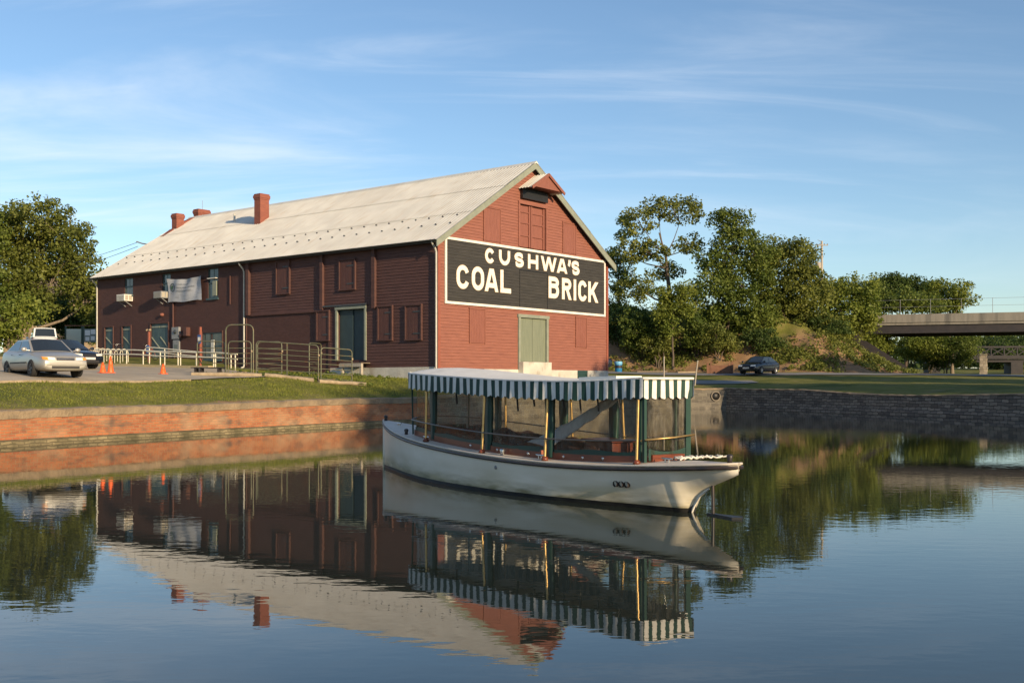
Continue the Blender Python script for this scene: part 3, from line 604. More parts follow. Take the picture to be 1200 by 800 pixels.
    mb = MB(); mb.box((6.42,-.10,2.45), (6.6,.1,5.5)); mb.box((8.96,-.10,2.45), (9.14,.1,5.5)); mb.box((6.36,-.12,5.38), (9.2,.1,5.56)); mb.build('door_frame', 'rake', o)
    # roof sheets: corrugated
    def slope(sign, name):
        mb = MB(); rows = []; n = int((BL+.75)/.0625); us = [-.42, 2.4, 5.1, BW/2]
        for seg in range(3):
            rows = []
            for t in (0, .5, 1):
                u = us[seg]+(us[seg+1]-us[seg])*t+ (-.12 if (seg and t == 0) else 0); row = []
                for i in range(n+1):
                    v = -.40+i*.0625; ph = i % 4; hgt = (.035 if ph == 0 else .006) + .010*(2-seg)*-1 + (.012 if t == 0 and seg else 0)
                    z = ZE+PIT*u+.10+hgt; row.append((u if sign > 0 else BW-u, v, z))
                rows.append(row)
            mb.grid(rows, smooth=False)
        return part(mb, name, 'roof', fixn=False)
    rf = slope(1, 'roof'); slope(-1, 'roof')
    mb = MB(); mb.prism([(BW/2-.22,-.42,ZR-.02),(BW/2,-.42,ZR+.17),(BW/2+.22,-.42,ZR-.02),(BW/2,-.42,ZR+.05)], (0,BL+.78,0)); mb.build('ridge_cap', 'roof', rf)
    mb = MB()                                                    # timber under the roof sheets
    for sgn in (0, 1):
        q = [(-.40,ZE-.40*PIT-.06),(BW/2,ZR-.06),(BW/2,ZR+.07),(-.40,ZE-.40*PIT+.07)]
        mb.prism([((a if sgn == 0 else BW-a), -.30, b) for a, b in q], (0,BL+.55,0))
    mb.build('roof_deck', 'darkmetal', rf)
    for sgn in (0, 1):                                           # rake boards on the gable
        mb = MB(); q = [(-.46,ZE-.46*PIT-.26),(BW/2,ZR-.26),(BW/2,ZR+.085),(-.46,ZE-.46*PIT+.085)]
        mb.prism([((a if sgn == 0 else BW-a), -.37, b) for a, b in q], (0,.06,0)); part(mb, 'rake_board', 'rake')
    mb = MB(); mb.box((-.42,-.30,ZE-.30), (-.02,-.02,ZE-.42+.16)); part(mb, 'eave_return', 'rake')
    mb = MB(); rows = []
    for v in (-.36, BL+.35): rows.append([(-.46+.085*math.cos(a)-.03, v, ZE-.19+.085*math.sin(a)) for a in np.linspace(math.pi, 2*math.pi, 7)])
    mb.grid(rows); mb.box((-.44,-.3,ZE-.26), (-.0,BL+.2,ZE-.2)); part(mb, 'gutter', 'darkmetal')
    for v, zb in ((-.02, 2.2), (15.55, 2.65), (31.75, 3.7)):
        mb = MB(); x = -.10 if v > 0 else -.14
        mb.tube([(-.46,v,ZE-.25),(-.44,v,ZE-.34),(x-.06,v,ZE-.62),(x,v,ZE-.78),(x,v,zb+.15),(x-.03,v,zb+.06),(x-.22,v,zb)], .052, 8); part(mb, 'downspout', 'downspout')
    # snow guards in two staggered rows
    g = None
    for row, (u, o0) in enumerate(((1.15,.2),(2.0,.7),)):
        for i in range(32):
            v = .1+o0*.6+i*1.0
            if g is None:
                mb = MB(); mb.prism([(0,-.03,0),(.12,-.02,.015),(.04,-.02,.075),(-.01,-.03,.065)], (0,.06,0)); g = mb.build('snow_guard', 'darkmetal', rf); k = g
            else: k = g.copy(); COL.objects.link(k); k.parent = rf
            k.location = (u+random.uniform(-.03,.03), v, ZE+PIT*u+.115); 
    # chimneys
    def chim(u, v, w, d, z0, z1):
        mb = MB(); mb.box((u-w/2,v-d/2,z0), (u+w/2,v+d/2,z1-.38)); mb.box((u-w/2-.03,v-d/2-.03,z1-.38), (u+w/2+.03,v+d/2+.03,z1-.28)); mb.box((u-w/2-.06,v-d/2-.06,z1-.28), (u+w/2+.06,v+d/2+.06,z1-.10)); mb.box((u-w/2-.02,v-d/2-.02,z1-.10), (u+w/2+.02,v+d/2+.02,z1))
        o = part(mb, 'chimney', 'chimbrick'); mb = MB(); mb.box((u-w/2+.14,v-d/2+.14,z1-.02), (u+w/2-.14,v+d/2-.14,z1+.006)); mb.build('flue', 'black', o)
    chim(5.0, 20.4, .72, .62, 11.6, 14.15); chim(6.2, 31.6, .62, .6, 10.8, 14.1); chim(8.25, 31.6, 1.0, .6, 12, 14.65)
    mb = MB(); mb.prism([(6.62,31.35,12.4),(7.6,31.35,12.4),(7.6,31.35,14.05),(6.45,31.35,13.5)], (0,.5,0)); mb.prism([(4.9,31.35,11.8),(5.7,31.35,12.2),(5.7,31.35,12.95),(4.9,31.35,12.33)], (0,.5,0)); part(mb, 'parapet', 'chimbrick')
    mb = MB(); mb.tube([(5.6,24.1,12.5),(5.6,24.1,13.3)], .07, 8); part(mb, 'vent_pipe', 'downspout')
    mb = MB(); mb.tube([(8.1,31.3,14.1),(8.1,31.3,15.3)], .015, 5); mb.tube([(3.9,32.0,11.7),(3.9,32.6,11.8),(3.7,33.0,11.95)], .05, 6); part(mb, 'mast', 'greycase')
    # hoist hood over the loft door
    u0, u1, um, vf = 6.58, 9.34, 7.95, -.95; ze, zr = 12.52, 13.34
    mb = MB(); mb.prism([(u0+.12,vf,ze),(u1-.12,vf,ze),(um,vf,zr-.06)], (0,-vf,0)); hd = part(mb, 'hoist_hood', 'shutter')
    mb = MB()
    for sg in (-1, 1):
        rows = []
        for t in (0, 1):
            row = []
            for i in range(17):
                v = vf-.10+(-vf+.12)*i/16; uu = um+sg*(um-u0+.12)*(1-t); zz = zr+.02-(zr-ze+.10)*(1-t)+(.035 if i % 3 == 0 else 0); row.append((uu, v, zz))
            rows.append(row)
        mb.grid(rows, smooth=False)
    mb.build('hood_roof', 'roof', hd, fixn=False)
    mb = MB()
    for sg in (-1, 1):
        e = (um+sg*(um-u0+.12), vf-.07, ze-.10); mb.beam(e, (um, vf-.07, zr-.03), .05, .16, (0,-1,0) if False else (0,0,1))
    mb.build('hood_trim', 'shutter', hd)
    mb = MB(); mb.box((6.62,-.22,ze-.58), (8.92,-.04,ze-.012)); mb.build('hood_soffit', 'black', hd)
    # windows of the long wall
    def window(v0, v1, z0, z1, fr, bars):
        mb = MB(); t = .07; x0, x1 = .05, .13
        mb.box((x0,v0,z0), (x1,v0+t,z1)); mb.box((x0,v1-t,z0), (x1,v1,z1)); mb.box((x0,v0+t,z0), (x1,v1-t,z0+t)); mb.box((x0,v0+t,z1-t), (x1,v1-t,z1)); mb.box((x0-.02,v0+t,(z0+z1)/2-.04), (x1-.01,v1-t,(z0+z1)/2+.04))
        if bars:
            mb.box((x0+.03,(v0+v1)/2-.02,z0+t), (x1-.02,(v0+v1)/2+.02,(z0+z1)/2-.04)); mb.box((x0+.03,(v0+v1)/2-.02,(z0+z1)/2+.04), (x1-.02,(v0+v1)/2+.02,z1-t))
        o = part(mb, 'window', fr)
        mb = MB(); mb.box((x1-.04,v0+.02,z0+.02), (x1-.03,v1-.02,z1-.02)); mb.build('pane', 'glassdark', o)
        mb = MB(); mb.box((-.10,v0-.06,z0-.10), (.04,v1+.06,z0-.003)); mb.build('sill', 'teal', o); return o
    window(27.5,28.5,7.6,8.75,'teal',1); window(23.2,24.1,7.55,8.75,'teal',1); w = window(18.2,19.25,6.95,8.8,'teal',1)
    mb = MB(); mb.box((-.14,18.3,8.14), (.05,19.15,8.19)); mb.build('open_sash', 'white', w)
    mb = MB(); mb.box((-.03,18.36,7.1), (.045,18.75,8.0)); mb.build('curtain', 'rake', w)
    w = window(17.8,19.8,3.2,4.85,'teal',1); mb = MB(); mb.box((-.05,17.72,3.1), (-.004,17.795,4.95)); mb.box((-.05,19.805,3.1), (-.004,19.88,4.95)); mb.build('jamb', 'shadedpaint', w)
    mb = MB(); mb.box((0,18.65,3.25), (.06,18.95,4.4)); mb.build('mullion', 'sash', w)
    def plank_door(v0, v1, z0, z1, leafs):
        mb = MB(); n = int((v1-v0)/.16); w = (v1-v0)/n
        for i in range(n): mb.box((.06-random.uniform(0,.008),v0+i*w+.003,z0), (.14,v0+(i+1)*w-.003,z1))
        o = part(mb, 'plank_door', 'teal'); mb = MB()
        lw = (v1-v0)/leafs
        for i in range(leafs):
            a, b = v0+i*lw+.05, v0+(i+1)*lw-.05; mb.beam((.03,b,z0+.62*(z1-z0)), (.03,a,z0+.32*(z1-z0)), .05, .06, (0,0,1)); mb.box((.02,a,z1-.26), (.05,b,z1-.16)); mb.box((.02,a,z0+.14), (.05,b,z0+.24))
        mb.build('brace', 'rake', o)
        mb = MB(); mb.box((-.05,v0-.09,z0), (.0,v0-.004,z1+.08)); mb.box((-.05,v1+.004,z0), (.0,v1+.09,z1+.08)); mb.box((-.06,v0-.004,z1+.004), (.0,v1+.004,z1+.08)); mb.build('door_frame', 'shadedpaint', o)
    plank_door(29.9,30.9,3.75,5.55,1); plank_door(27.75,28.75,3.7,5.55,1); plank_door(23.45,25.4,3.3,5.6,2)
    # meters, conduit and little boxes
    mb = MB(); mb.box((-.16,22.1,4.55), (-.005,22.85,5.3)); mb.box((-.10,22.15,3.7), (-.004,22.8,4.5)); o = part(mb, 'meter_panel', 'greycase')
    mb = MB(); mb.lathe([(.0,-.23),(.12,-.22),(.13,-.16)], 14, (0,0,0), 'x'); mb.v = [(x, y+22.45, z+5.0) for x, y, z in mb.v]; mb.box((-.11,22.3,3.8), (-.1,22.65,4.2)); mb.build('meter_dial', 'glassdark', o)
    mb = MB(); mb.tube([(-.07,22.82,7.1),(-.07,22.82,5.3)], .055, 8); mb.tube([(-.06,22.2,3.7),(-.06,22.2,3.3)], .03, 6); mb.tube([(-.06,22.7,3.7),(-.06,22.7,3.3)], .03, 6); part(mb, 'conduit', 'shadedshutter')
    mb = MB(); mb.box((-.30,21.05,4.7), (-.004,21.4,5.25)); mb.tube([(-.12,21.4,4.85),(-.12,21.95,4.75)], .06, 8); mb.box((-.2,21.75,4.65), (-.01,21.98,4.85)); bevel(part(mb, 'alarm_box', 'shadedshutter'), .02)
    mb = MB(); mb.lathe([(0,-.2),(.09,-.18),(.11,0)], 12, axis='x'); mb.v = [(x, y+24.05, z+6.15) for x, y, z in mb.v]; part(mb, 'wall_lamp', 'shutter')
    mb = MB(); mb.tube([(-.06,16.95,6.5),(-.06,16.95,8.2)], .035, 6); mb.tube([(-.07,15.36,2.8),(-.07,15.36,5.6)], .035, 6); part(mb, 'pipe', 'shadedshutter')
build_warehouse()

# sign across the gable ------------------------------------------------
def ribbon(mb, pts, w, y, d, closed=False):
    """flat stroke of width w along 2-D points, in the plane y, thickness d; square ends"""
    p = [Vector(q) for q in pts]; n = len(p); L = []; Rr = []
    for i in range(n):
        if closed: a, b = p[i-1], p[(i+1) % n]
        else: a, b = p[max(i-1, 0)], p[min(i+1, n-1)]
        if not closed and 0 < i < n-1 or closed:
            d1 = (p[i]-p[i-1]).normalized(); d2 = (p[(i+1) % n]-p[i]).normalized(); t = (d1+d2).normalized(); k = 1/max(.5, t.dot(d1))
        else: t = (b-a).normalized(); k = 1
        nn = Vector((-t.y, t.x))*w/2*k; L.append(p[i]+nn); Rr.append(p[i]-nn)
    vs = []
    for a, b in zip(L, Rr): vs += [(a.x,y,a.y),(b.x,y,b.y),(a.x,y+d,a.y),(b.x,y+d,b.y)]
    fs = []
    for i in range(n if closed else n-1):
        j = (i+1) % n; A, B = i*4, j*4; fs += [(A,A+1,B+1,B),(A,B,B+2,A+2),(A+1,A+3,B+3,B+1)]
    if not closed: fs += [(0,2,3,1),((n-1)*4,(n-1)*4+1,(n-1)*4+3,(n-1)*4+2)]
    mb.add(vs, fs)
def bar(mb, p, q, w, y, d):
    dx, dz = q[0]-p[0], q[1]-p[1]; L = math.hypot(dx, dz); hw = w/2*L/abs(dz); vs = []
    for a in (p, q):
        for sx in (-1, 1): vs += [(a[0]+sx*hw, y, a[1]), (a[0]+sx*hw, y+d, a[1])]
    mb.add(vs, [(0,2,6,4),(0,4,5,1),(2,3,7,6),(0,1,3,2),(4,6,7,5)])
def arc(cx, cy, rx, ry, a0, a1, n=14): return [(cx+rx*math.cos(R(a0+(a1-a0)*i/n)), cy+ry*math.sin(R(a0+(a1-a0)*i/n))) for i in range(n+1)]
def glyph(ch, w, h, s):
    """strokes (point lists) for a bold painted capital in a w x h cell with stroke width s; flag closed"""
    e = s/2; c = w/2
    if ch == 'C': return [(arc(c, h-c, c-e, c-e, 16, 180, 11)+arc(c, c, c-e, c-e, 180, 344, 11), 0)] if w/h < .8 and h > 1 else [(arc(c, h/2, c-e, h/2-e, 33, 327, 22), 0)]
    if ch == 'O': return [(arc(c, h-c, c-e, c-e, 0, 180, 12)+arc(c, c, c-e, c-e, 180, 360, 12), 1)]
    if ch == 'U': return [([(e, h), (e, c)]+arc(c, c, c-e, c-e, 180, 360, 12)[1:]+[(w-e, h)], 0)]
    if ch == 'S':
        r = h*.25+s*.25; rr = r-e
        return [([(w-e*.9, h-r*.72)]+arc(c, h-r, c-e, rr, 25, 180, 9)+arc(c, h-r, c-e, rr, 180, 255, 4)[1:]+arc(c, r, c-e, rr, 75, 0, 4)+arc(c, r, c-e, rr, 0, -155, 9)[1:]+[(e*.9, r*.72)], 0)]
    if ch == 'H': return [([(e, 0), (e, h)], 0), ([(w-e, 0), (w-e, h)], 0), ([(s, h*.5), (w-s, h*.5)], 0)]
    if ch == 'I': return [([(c, 0), (c, h)], 0)]
    if ch == 'L': return [([(e, h), (e, 0)], 0), ([(s, e), (w, e)], 0)]
    if ch == 'A': return [([(e*1.05, 0), (c-.04*w, h)], 0), ([(w-e*1.05, 0), (c+.04*w, h)], 0), ([(w*.27, h*.27), (w*.73, h*.27)], 0)]
    if ch == 'W': return [([(e*.8, h), (w*.27, 0)], 0), ([(w*.27, 0), (c, h)], 0), ([(c, h), (w*.73, 0)], 0), ([(w*.73, 0), (w-e*.8, h)], 0)]
    if ch == "'": return [([(c+.02, h), (c+.02, h*.55), (c-.05, h*.02)], 0)]
    if ch == 'K': return [([(e, 0), (e, h)], 0), ([(s*.7, h*.36), (w-e*.9, h)], 0), ([(w*.42, h*.56), (w-e*.8, 0)], 0)]
    if ch in 'BR':
        r1 = (h*.52-s)/2 if ch == 'B' else (h*.56-s)/2; y1 = h-e-r1; m = h-e-2*r1
        st = [([(e, 0), (e, h)], 0), ([(s, h-e), (w*.55, h-e)]+arc(w*.55, y1, w*.45-e-(.02 if ch == 'B' else 0), r1, 90, -90, 10)[1:]+[(s, m)], 0)]
        if ch == 'B': r2 = (m-e)/2; st.append(([(w*.55, m)]+arc(w*.55, e+r2, w*.45-e, r2, 90, -90, 10)[1:]+[(s, e)], 0))
        else: st.append(([(w*.50, m), (w-e*.85, 0)], 0))
        return st
LET = [('C',3.57,4.35,8.92,8.12),('U',4.72,5.66,8.92,8.12),('S',6.05,6.85,8.92,8.11),('H',7.24,8.16,8.92,8.12),('W',8.44,9.86,8.92,8.11),('A',9.92,10.93,8.92,8.10),("'",11.0,11.26,8.92,8.55),('S',11.36,12.15,8.92,8.09),
 ('C',1.31,2.27,7.85,6.62),('O',2.50,3.48,7.86,6.62),('A',3.54,4.66,7.84,6.63),('L',4.84,5.74,7.85,6.63),('B',9.14,10.12,7.83,6.61),('R',10.42,11.32,7.83,6.61),('I',11.52,11.86,7.83,6.61),('C',12.03,12.90,7.82,6.60),('K',13.06,14.05,7.82,6.60)]
def build_sign():
    t = thing('wall_sign', 'wide black sign with white lettering COAL and BRICK on the gable', 'sign', (*BC, 0), BR)
    U0, U1, Z0, Z1 = .45, 14.87, 5.80, 9.20
    mb = MB(); z = Z0+.13
    while z < Z1-.14:
        zt = min(z+.16, Z1-.13); mb.add([(U0+.13,-.088,z),(U1-.13,-.088,z),(U1-.13,-.070,zt),(U0+.13,-.070,zt),(U1-.13,-.06,z),(U0+.13,-.06,z)], [(0,1,2,3),(5,4,1,0)]); z = zt
    mb.build('sign_boards', 'signblack', t, fixn=False)
    mb = MB(); mb.box((U0,-.11,Z0), (U1,-.04,Z0+.128)); mb.box((U0,-.11,Z1-.128), (U1,-.04,Z1)); mb.box((U0,-.11,Z0+.128), (U0+.128,-.04,Z1-.128)); mb.box((U1-.128,-.11,Z0+.128), (U1,-.04,Z1-.128)); mb.build('sign_border', 'signwhite', t)
    mb = MB(); mb.box((6.5,-.098,5.95), (6.535,-.06,8.02)); mb.box((9.02,-.098,5.95), (9.055,-.06,8.02)); mb.box((6.535,-.098,7.96), (9.02,-.06,8.0)); mb.build('hatch_edge', 'black', t)
    for ch, a, b, z1, z0 in LET:
        big = z1 < 8; s = .245 if big else .205
        for mat, grow, y in (('gold', .035, -.094), ('signwhite', 0, -.101)):
            mb = MB()
            for i, (pts, cl) in enumerate(glyph(ch, b-a, z1-z0, s)):
                
                q = [(a+x, z0+yy) for x, yy in pts]
                if len(q) == 2 and abs(q[1][1]-q[0][1]) > .4*abs(q[1][0]-q[0][0]):
                    if grow: up = 1 if q[1][1] > q[0][1] else -1; q = [(q[0][0], q[0][1]-up*grow/2), (q[1][0], q[1][1]+up*grow/2)]
                    bar(mb, q[0], q[1], s+grow, y-.001*i, .012)
                else: ribbon(mb, q, s+grow, y-.001*i, .012, cl)
            mb.build('letter' if mat == 'signwhite' else 'letter_edge', mat, t)
build_sign()

# things on the long wall ---------------------------------------------------
def ac(v, z, label, w, col, seed):
    t = thing('air_conditioner', label, 'air conditioner', bworld(0, v, z), BR, 'window air conditioners')
    mb = MB(); mb.box((-.62,-w/2,0), (.02,w/2,.44)); bevel(mb.build('case', col, t), .02)
    mb = MB()
    for k in range(2): mb.box((-.56+.28*k,-w/2-.008,.06), (-.34+.28*k,-w/2-.002,.38))
    for k in range(7): mb.box((-.63,-w/2+.05,.05+.05*k), (-.622,w/2-.05,.075+.05*k))
    mb.build('grille', 'acgrille', t)
    mb = MB(); mb.beam((-.5,-w/2+.1,-.01), (.0,-w/2+.1,-.32), .04, .04); mb.beam((-.5,w/2-.1,-.01), (.0,w/2-.1,-.32), .04, .04); mb.build('bracket', 'greycase', t)
ac(28.0, 7.18, 'cream air conditioner below the leftmost upper window of the red warehouse', .95, 'white', 1); ac(23.75, 7.16, 'grey sided air conditioner in the window left of the banner', .85, 'greycase', 2)
def banner():
    t = thing('banner', 'pale grey sagging banner hung on the upper brick wall', 'banner', (*BC, 0), BR)
    n, m = 25, 11; rows = []
    m_b = mixin(mixin(pm('banner cloth', (.40, .42, .46), (.34, .36, .40), 1.2, .7), (.13, .14, .16), 2.2, .56, .62, (1, .8, 5.5), fac=.35), (.60, .60, .62), .8, .55, .75, (1, 2, 1), fac=.5)
    for j in range(m+1):
        row = []
        for i in range(n+1):
            a, b = i/n, j/m; v = 19.62+3.58*a; ztop = 8.36-.10*math.sin(math.pi*a)-.02*(1-a)+.02; zb = 6.88+.03*math.sin(a*9)
            row.append((-.16-.05*math.sin(a*17+b*3)*(.3+b)-.05*math.sin(a*7-b*5)*b-.03, v, zb+(ztop-zb)*b))
        rows.append(row)
    mb = MB(); mb.grid(rows); mb.build('cloth', m_b, t, fixn=False)
    def surf(a, b): 
        v = 19.62+3.58*a; ztop = 8.36-.10*math.sin(math.pi*a); zb = 6.88+.03*math.sin(a*9)
        return (-.212-.05*math.sin(a*17+b*3)*(.3+b)-.05*math.sin(a*7-b*5)*b, v, zb+(ztop-zb)*b)
    mb = MB()
    c = (.86, .63)
    ring = [surf(c[0]+.085*math.cos(x), c[1]+.20*math.sin(x)) for x in np.linspace(0, 2*math.pi, 25)]
    rin = [surf(c[0]+.062*math.cos(x), c[1]+.145*math.sin(x)) for x in np.linspace(0, 2*math.pi, 25)]
    mb.grid([ring, rin]); o = mb.build('emblem_ring', pm('emblem grey', (.10,.12,.13)), t, fixn=False)
    mb = MB(); mb.add([surf(.93,.56), surf(.87,.53), surf(.83,.70), surf(.86,.74), surf(.93,.66)], [(0,1,2,3,4)]); mb.build('emblem_leaf', pm('emblem green', (.06,.13,.07)), t, fixn=False)
    mb = MB()
    for b, a0, a1 in ((.78,.40,.72),(.64,.22,.72),(.50,.30,.72)):
        mb.grid([[surf(a0+(a1-a0)*i/12, b-.03) for i in range(13)], [surf(a0+(a1-a0)*i/12, b+.03) for i in range(13)]])
    mb.build('faded_line', pm('faded print', (.15,.17,.20), (.36,.38,.42), 12, .8, lo=.42, hi=.58, stretch=(1,2.5,1)), t, fixn=False)
banner()
def dock():
    t = thing('loading_dock', 'small pale timber loading platform below the dark green side door', 'loading dock', (*BC, 0), BR)
    mb = MB()
    for i in range(4): mb.box((-.70+i*.165,4.85,2.80), (-.70+i*.165+.16,6.5,2.85))
    mb.build('planks', 'polewood', t); mb = MB(); mb.box((-.74,4.82,2.62), (-.69,6.53,2.795)); mb.build('front_board', 'polegrey', t)
    for u, v in ((-.6,4.95),(-.6,6.4)):
        x, y, _ = bworld(u, v); mb = MB(); mb.box((u-.07,v-.07,gz(x, y)-.1), (u+.07,v+.07,2.79)); mb.build('leg', 'polegrey', t)
dock()

# ------------------------------------------------------------------ boat (local: x from bow to stern, y towards the camera side, z up; z=0 water)
BA = (-2.68, 22.8); BD = (.541, -.841); BROT = math.atan2(BD[1], BD[0]); LOA = 10.36
# local +y must be the near side (-.841,-.541): the rotated y axis is (.841,.541), so near side is local -y
def lerp(x, tab): return float(np.interp(x, [a for a, b in tab], [b for a, b in tab]))
HBA = [(5.18,1.0),(6,.965),(7,.855),(8,.70),(9,.515),(9.6,.375),(10.0,.265),(10.2,.185),(10.3,.12),(10.36,.004)]
def hb(s):
    t = s/LOA
    if t < .5: return 1.0*(1-(1-t/.5)**2.3)+.004
    d = min(.22, max(0.0, (10.36-s)*.45)); return lerp(s-d, HBA)*.25+lerp(s, HBA)*.5+lerp(min(10.36, s+d), HBA)*.25
SHEER = [(0,.985),(.5,.915),(1.44,.83),(2.6,.745),(3.83,.68),(5.35,.615),(6.4,.585),(7.2,.575),(8.2,.59),(9.02,.628),(9.94,.685),(10.36,.72)]
def zsh(s):
    return sum(lerp(s+d, [(-1,1.10)]+SHEER+[(11.2,.79)])*w for d, w in ((-.35,.25),(0,.5),(.35,.25)))
KEEL = [(0,-.35),(.02,-.40),(9.2,-.42),(9.40,-.25),(9.46,-.08),(9.50,.06),(9.56,.17),(9.68,.28),(9.85,.375),(10.05,.45),(10.25,.525),(10.36,.57)]
EXPO = [(0,.6),(.6,.5),(1.6,.3),(3,.15),(4,.1),(5.2,.10),(6.2,.10),(7.26,.15),(8.0,.32),(8.56,.6),(9.3,1.05),(9.5,.8),(10.36,.5)]
def hbz(s, z):
    zs, zk = zsh(s), lerp(s, KEEL); f = max(0., min(1., (z-zk)/(zs-zk))); return hb(s)*f**lerp(s, EXPO)
CAN = [(2.15,.0),(2.17,.28),(2.23,.46),(2.33,.60),(2.5,.71),(2.75,.79),(3.2,.86),(4.,.90),(5.5,.90),(6.6,.82),(7.6,.68),(8.4,.545),(9.0,.45)]
def cw(s): return lerp(s, CAN)
def ccoam(s): return max(.05, min(hb(s)-.22, cw(s)-.07 if s > 2.7 else .60))
def ztop(s): return sum(lerp(s+d, [(2.1,1.955),(2.5,1.935),(4.4,1.862),(6.2,1.795),(7.8,1.775),(9.0,1.822)])*w for d, w in ((-.4,.25),(0,.5),(.4,.25)))
def crown(s): return lerp(s, [(2.15,.2),(2.5,.75),(2.9,1.0),(3.7,1.0),(4.6,.78),(5.6,.48),(6.6,.2),(7.4,.05),(9.0,0)])
def build_boat():
    B = thing('launch', 'white fantail launch with green striped canopy floating on the pond', 'boat', (*BA, 0), BROT)
    ss = sorted({*np.linspace(0, 1, 9), *np.linspace(1, 9.2, 34), *np.linspace(9.2, LOA, 22)})
    ZB = .06
    def side(lo, hi, nrow, sg):
        rows = []
        for i in range(nrow+1):
            row = []
            for s in ss:
                zk, zs = lerp(s, KEEL), zsh(s); a = max(zk, lo) if lo is not None else zk; b = hi if hi is not None else zs; b = max(b, zk); z = a+(b-a)*i/nrow
                stem = .0 if s > .3 else (.05*(zs-z))*(1-s/.3)
                row.append((s-stem*0+.03*(1-min(1, s/.3))*(1-z), sg*hbz(s, z), z))
            rows.append(row)
        return rows
    mb = MB()
    for sg in (-1, 1): mb.grid(side(ZB, None, 12, sg))
    mb.build('hull', 'hullwhite', B)
    mb = MB()
    for sg in (-1, 1): mb.grid(side(None, ZB, 6, sg))
    mb.build('bottom_paint', 'hullblack', B)
    mb = MB()                                                          # planking seams stand in the paint: thin battens along the topsides
    mb.tube([(.02, 0, z) for z in np.linspace(-.2, 1.0, 8)], .03, 6); mb.build('stem_post', 'hullwhite', B)
    mb = MB()
    for sg in (-1, 1): mb.tube([(s, sg*(hb(s)+.012), zsh(s)-.055) for s in ss], .026, 6)
    mb.build('rub_rail', 'rub', B)
    mb = MB()
    for sg in (-1, 1): mb.tube([(s, sg*(hb(s)+.004), zsh(s)-.008) for s in ss], .018, 6)
    mb.build('toe_rail', 'deck', B)
    # deck with the cockpit cut out
    mb = MB(); s0, s1 = 2.42, 9.0; zc = lambda s, y: zsh(s)+.045*min(1, (LOA-s)/.9, s/.9)*(1-(y/max(hb(s), .02))**2)
    fore = [s for s in ss if s <= s0]+[s0]; aft = [s1]+[s for s in ss if s > s1]; mid = [s0]+[s for s in ss if s0 < s < s1]+[s1]
    for lst in (fore, aft):
        mb.grid([[(s, hb(s)*k/4*.995, zc(s, hb(s)*k/4)) for k in range(-4, 5)] for s in lst])
    for sg in (-1, 1): mb.grid([[(s, sg*(ccoam(s)+(hb(s)-ccoam(s))*k/2), zc(s, ccoam(s)+(hb(s)-ccoam(s))*k/2)) for k in range(3)] for s in mid])
    mb.build('deck', 'deck', B, fixn=False)
    mb = MB(); loop = [(s, -ccoam(s)) for s in mid]+[(s, ccoam(s)) for s in reversed(mid)]; n = len(loop)
    rows = []
    for z0, inset in ((-.5, 0), (.13, 0), (.135, .035), (-.5, .035)):
        rows.append([(s+(inset if s < 5 else -inset if abs(s-s1) < .01 else 0), y-(inset if y > 0 else -inset), (zsh(s)+z0) if z0 > 0 else zsh(s)-.12) for s, y in loop])
    mb.grid([list(r) for r in zip(*rows)]+[[r[0] for r in rows]], smooth=False); mb.build('coaming', 'mahogany', B)
    mb = MB(); mb.grid([[(s, -min(ccoam(s)-.02, .85*hbz(s,.14)), .14), (s, min(ccoam(s)-.02, .85*hbz(s,.14)), .14)] for s in mid]); mb.build('cockpit_floor', 'brownwood', B, fixn=False)
    cbn = lambda s: max(.35, min(ccoam(s), .9*hbz(s,.15)+.03))
    # benches with cushions along both sides, engine box
    for sg in (-1, 1):
        mb = MB(); mb.grid([[(s, sg*(cbn(s)-.06), .15), (s, sg*(cbn(s)-.06), .46), (s, sg*(cbn(s)-.42), .46), (s, sg*(cbn(s)-.42), .15)] for s in np.linspace(2.9, 8.0, 20)], smooth=False); o = mb.build('bench', 'mahogany', B)
        for a, b in ((3.0,4.5),(4.55,6.2),(6.25,7.9)):
            mb = MB(); mb.grid([[(s, sg*(cbn(s)-.08), .47), (s, sg*(cbn(s)-.09), .55), (s, sg*(cbn(s)-.38), .56), (s, sg*(cbn(s)-.42), .53), (s, sg*(cbn(s)-.42), .47)] for s in np.linspace(a, b, 8)]); mb.build('cushion', 'cushion', o)
        mb = MB(); mb.grid([[(s, sg*(cbn(s)-.03), .55), (s, sg*(cbn(s)-.03), zsh(s)+.22+.03*math.sin(s*9)), (s, sg*(cbn(s)-.10), zsh(s)+.20+.03*math.sin(s*7)), (s, sg*(cbn(s)-.12), .56)] for s in np.linspace(2.8, 8.0, 60)]); mb.build('seat_back', 'cushion', o)
    mb = MB(); mb.box((7.0,.02,.15), (7.7,.42,.86)); mb.box((6.95,-.03,.861), (7.75,.47,.90)); bevel(mb.build('engine_box', 'mahogany', B), .015)
    # canopy top (crowned), valance, frames
    cs = [2.15,2.17,2.23,2.33,2.5,2.75]+list(np.linspace(3.1, 9.0, 18))
    mb = MB(); mb.grid([[(s, cw(s)*k/8, ztop(s)+.125*(1-(k/8)**2)*crown(s)) for k in range(-8, 9)] for s in cs])
    mb.grid([[(s, cw(s)*.99*k/8, ztop(s)-.03+.10*(1-(k/8)**2)*crown(s)) for k in range(-8, 9)] for s in cs]); mb.build('canopy', 'canvaswhite', B)
    edge = [(s, -cw(s)) for s in np.r_[np.linspace(9.0, 2.75, 60), np.linspace(2.75, 2.33, 10)[1:], np.linspace(2.33, 2.15, 12)[1:]]]; edge += [(s, -y) for s, y in reversed(edge[:-1])]
    E = np.array(edge)
    stern = np.array([(9.0, y) for y in np.linspace(cw(9.0), -cw(9.0), 12)])
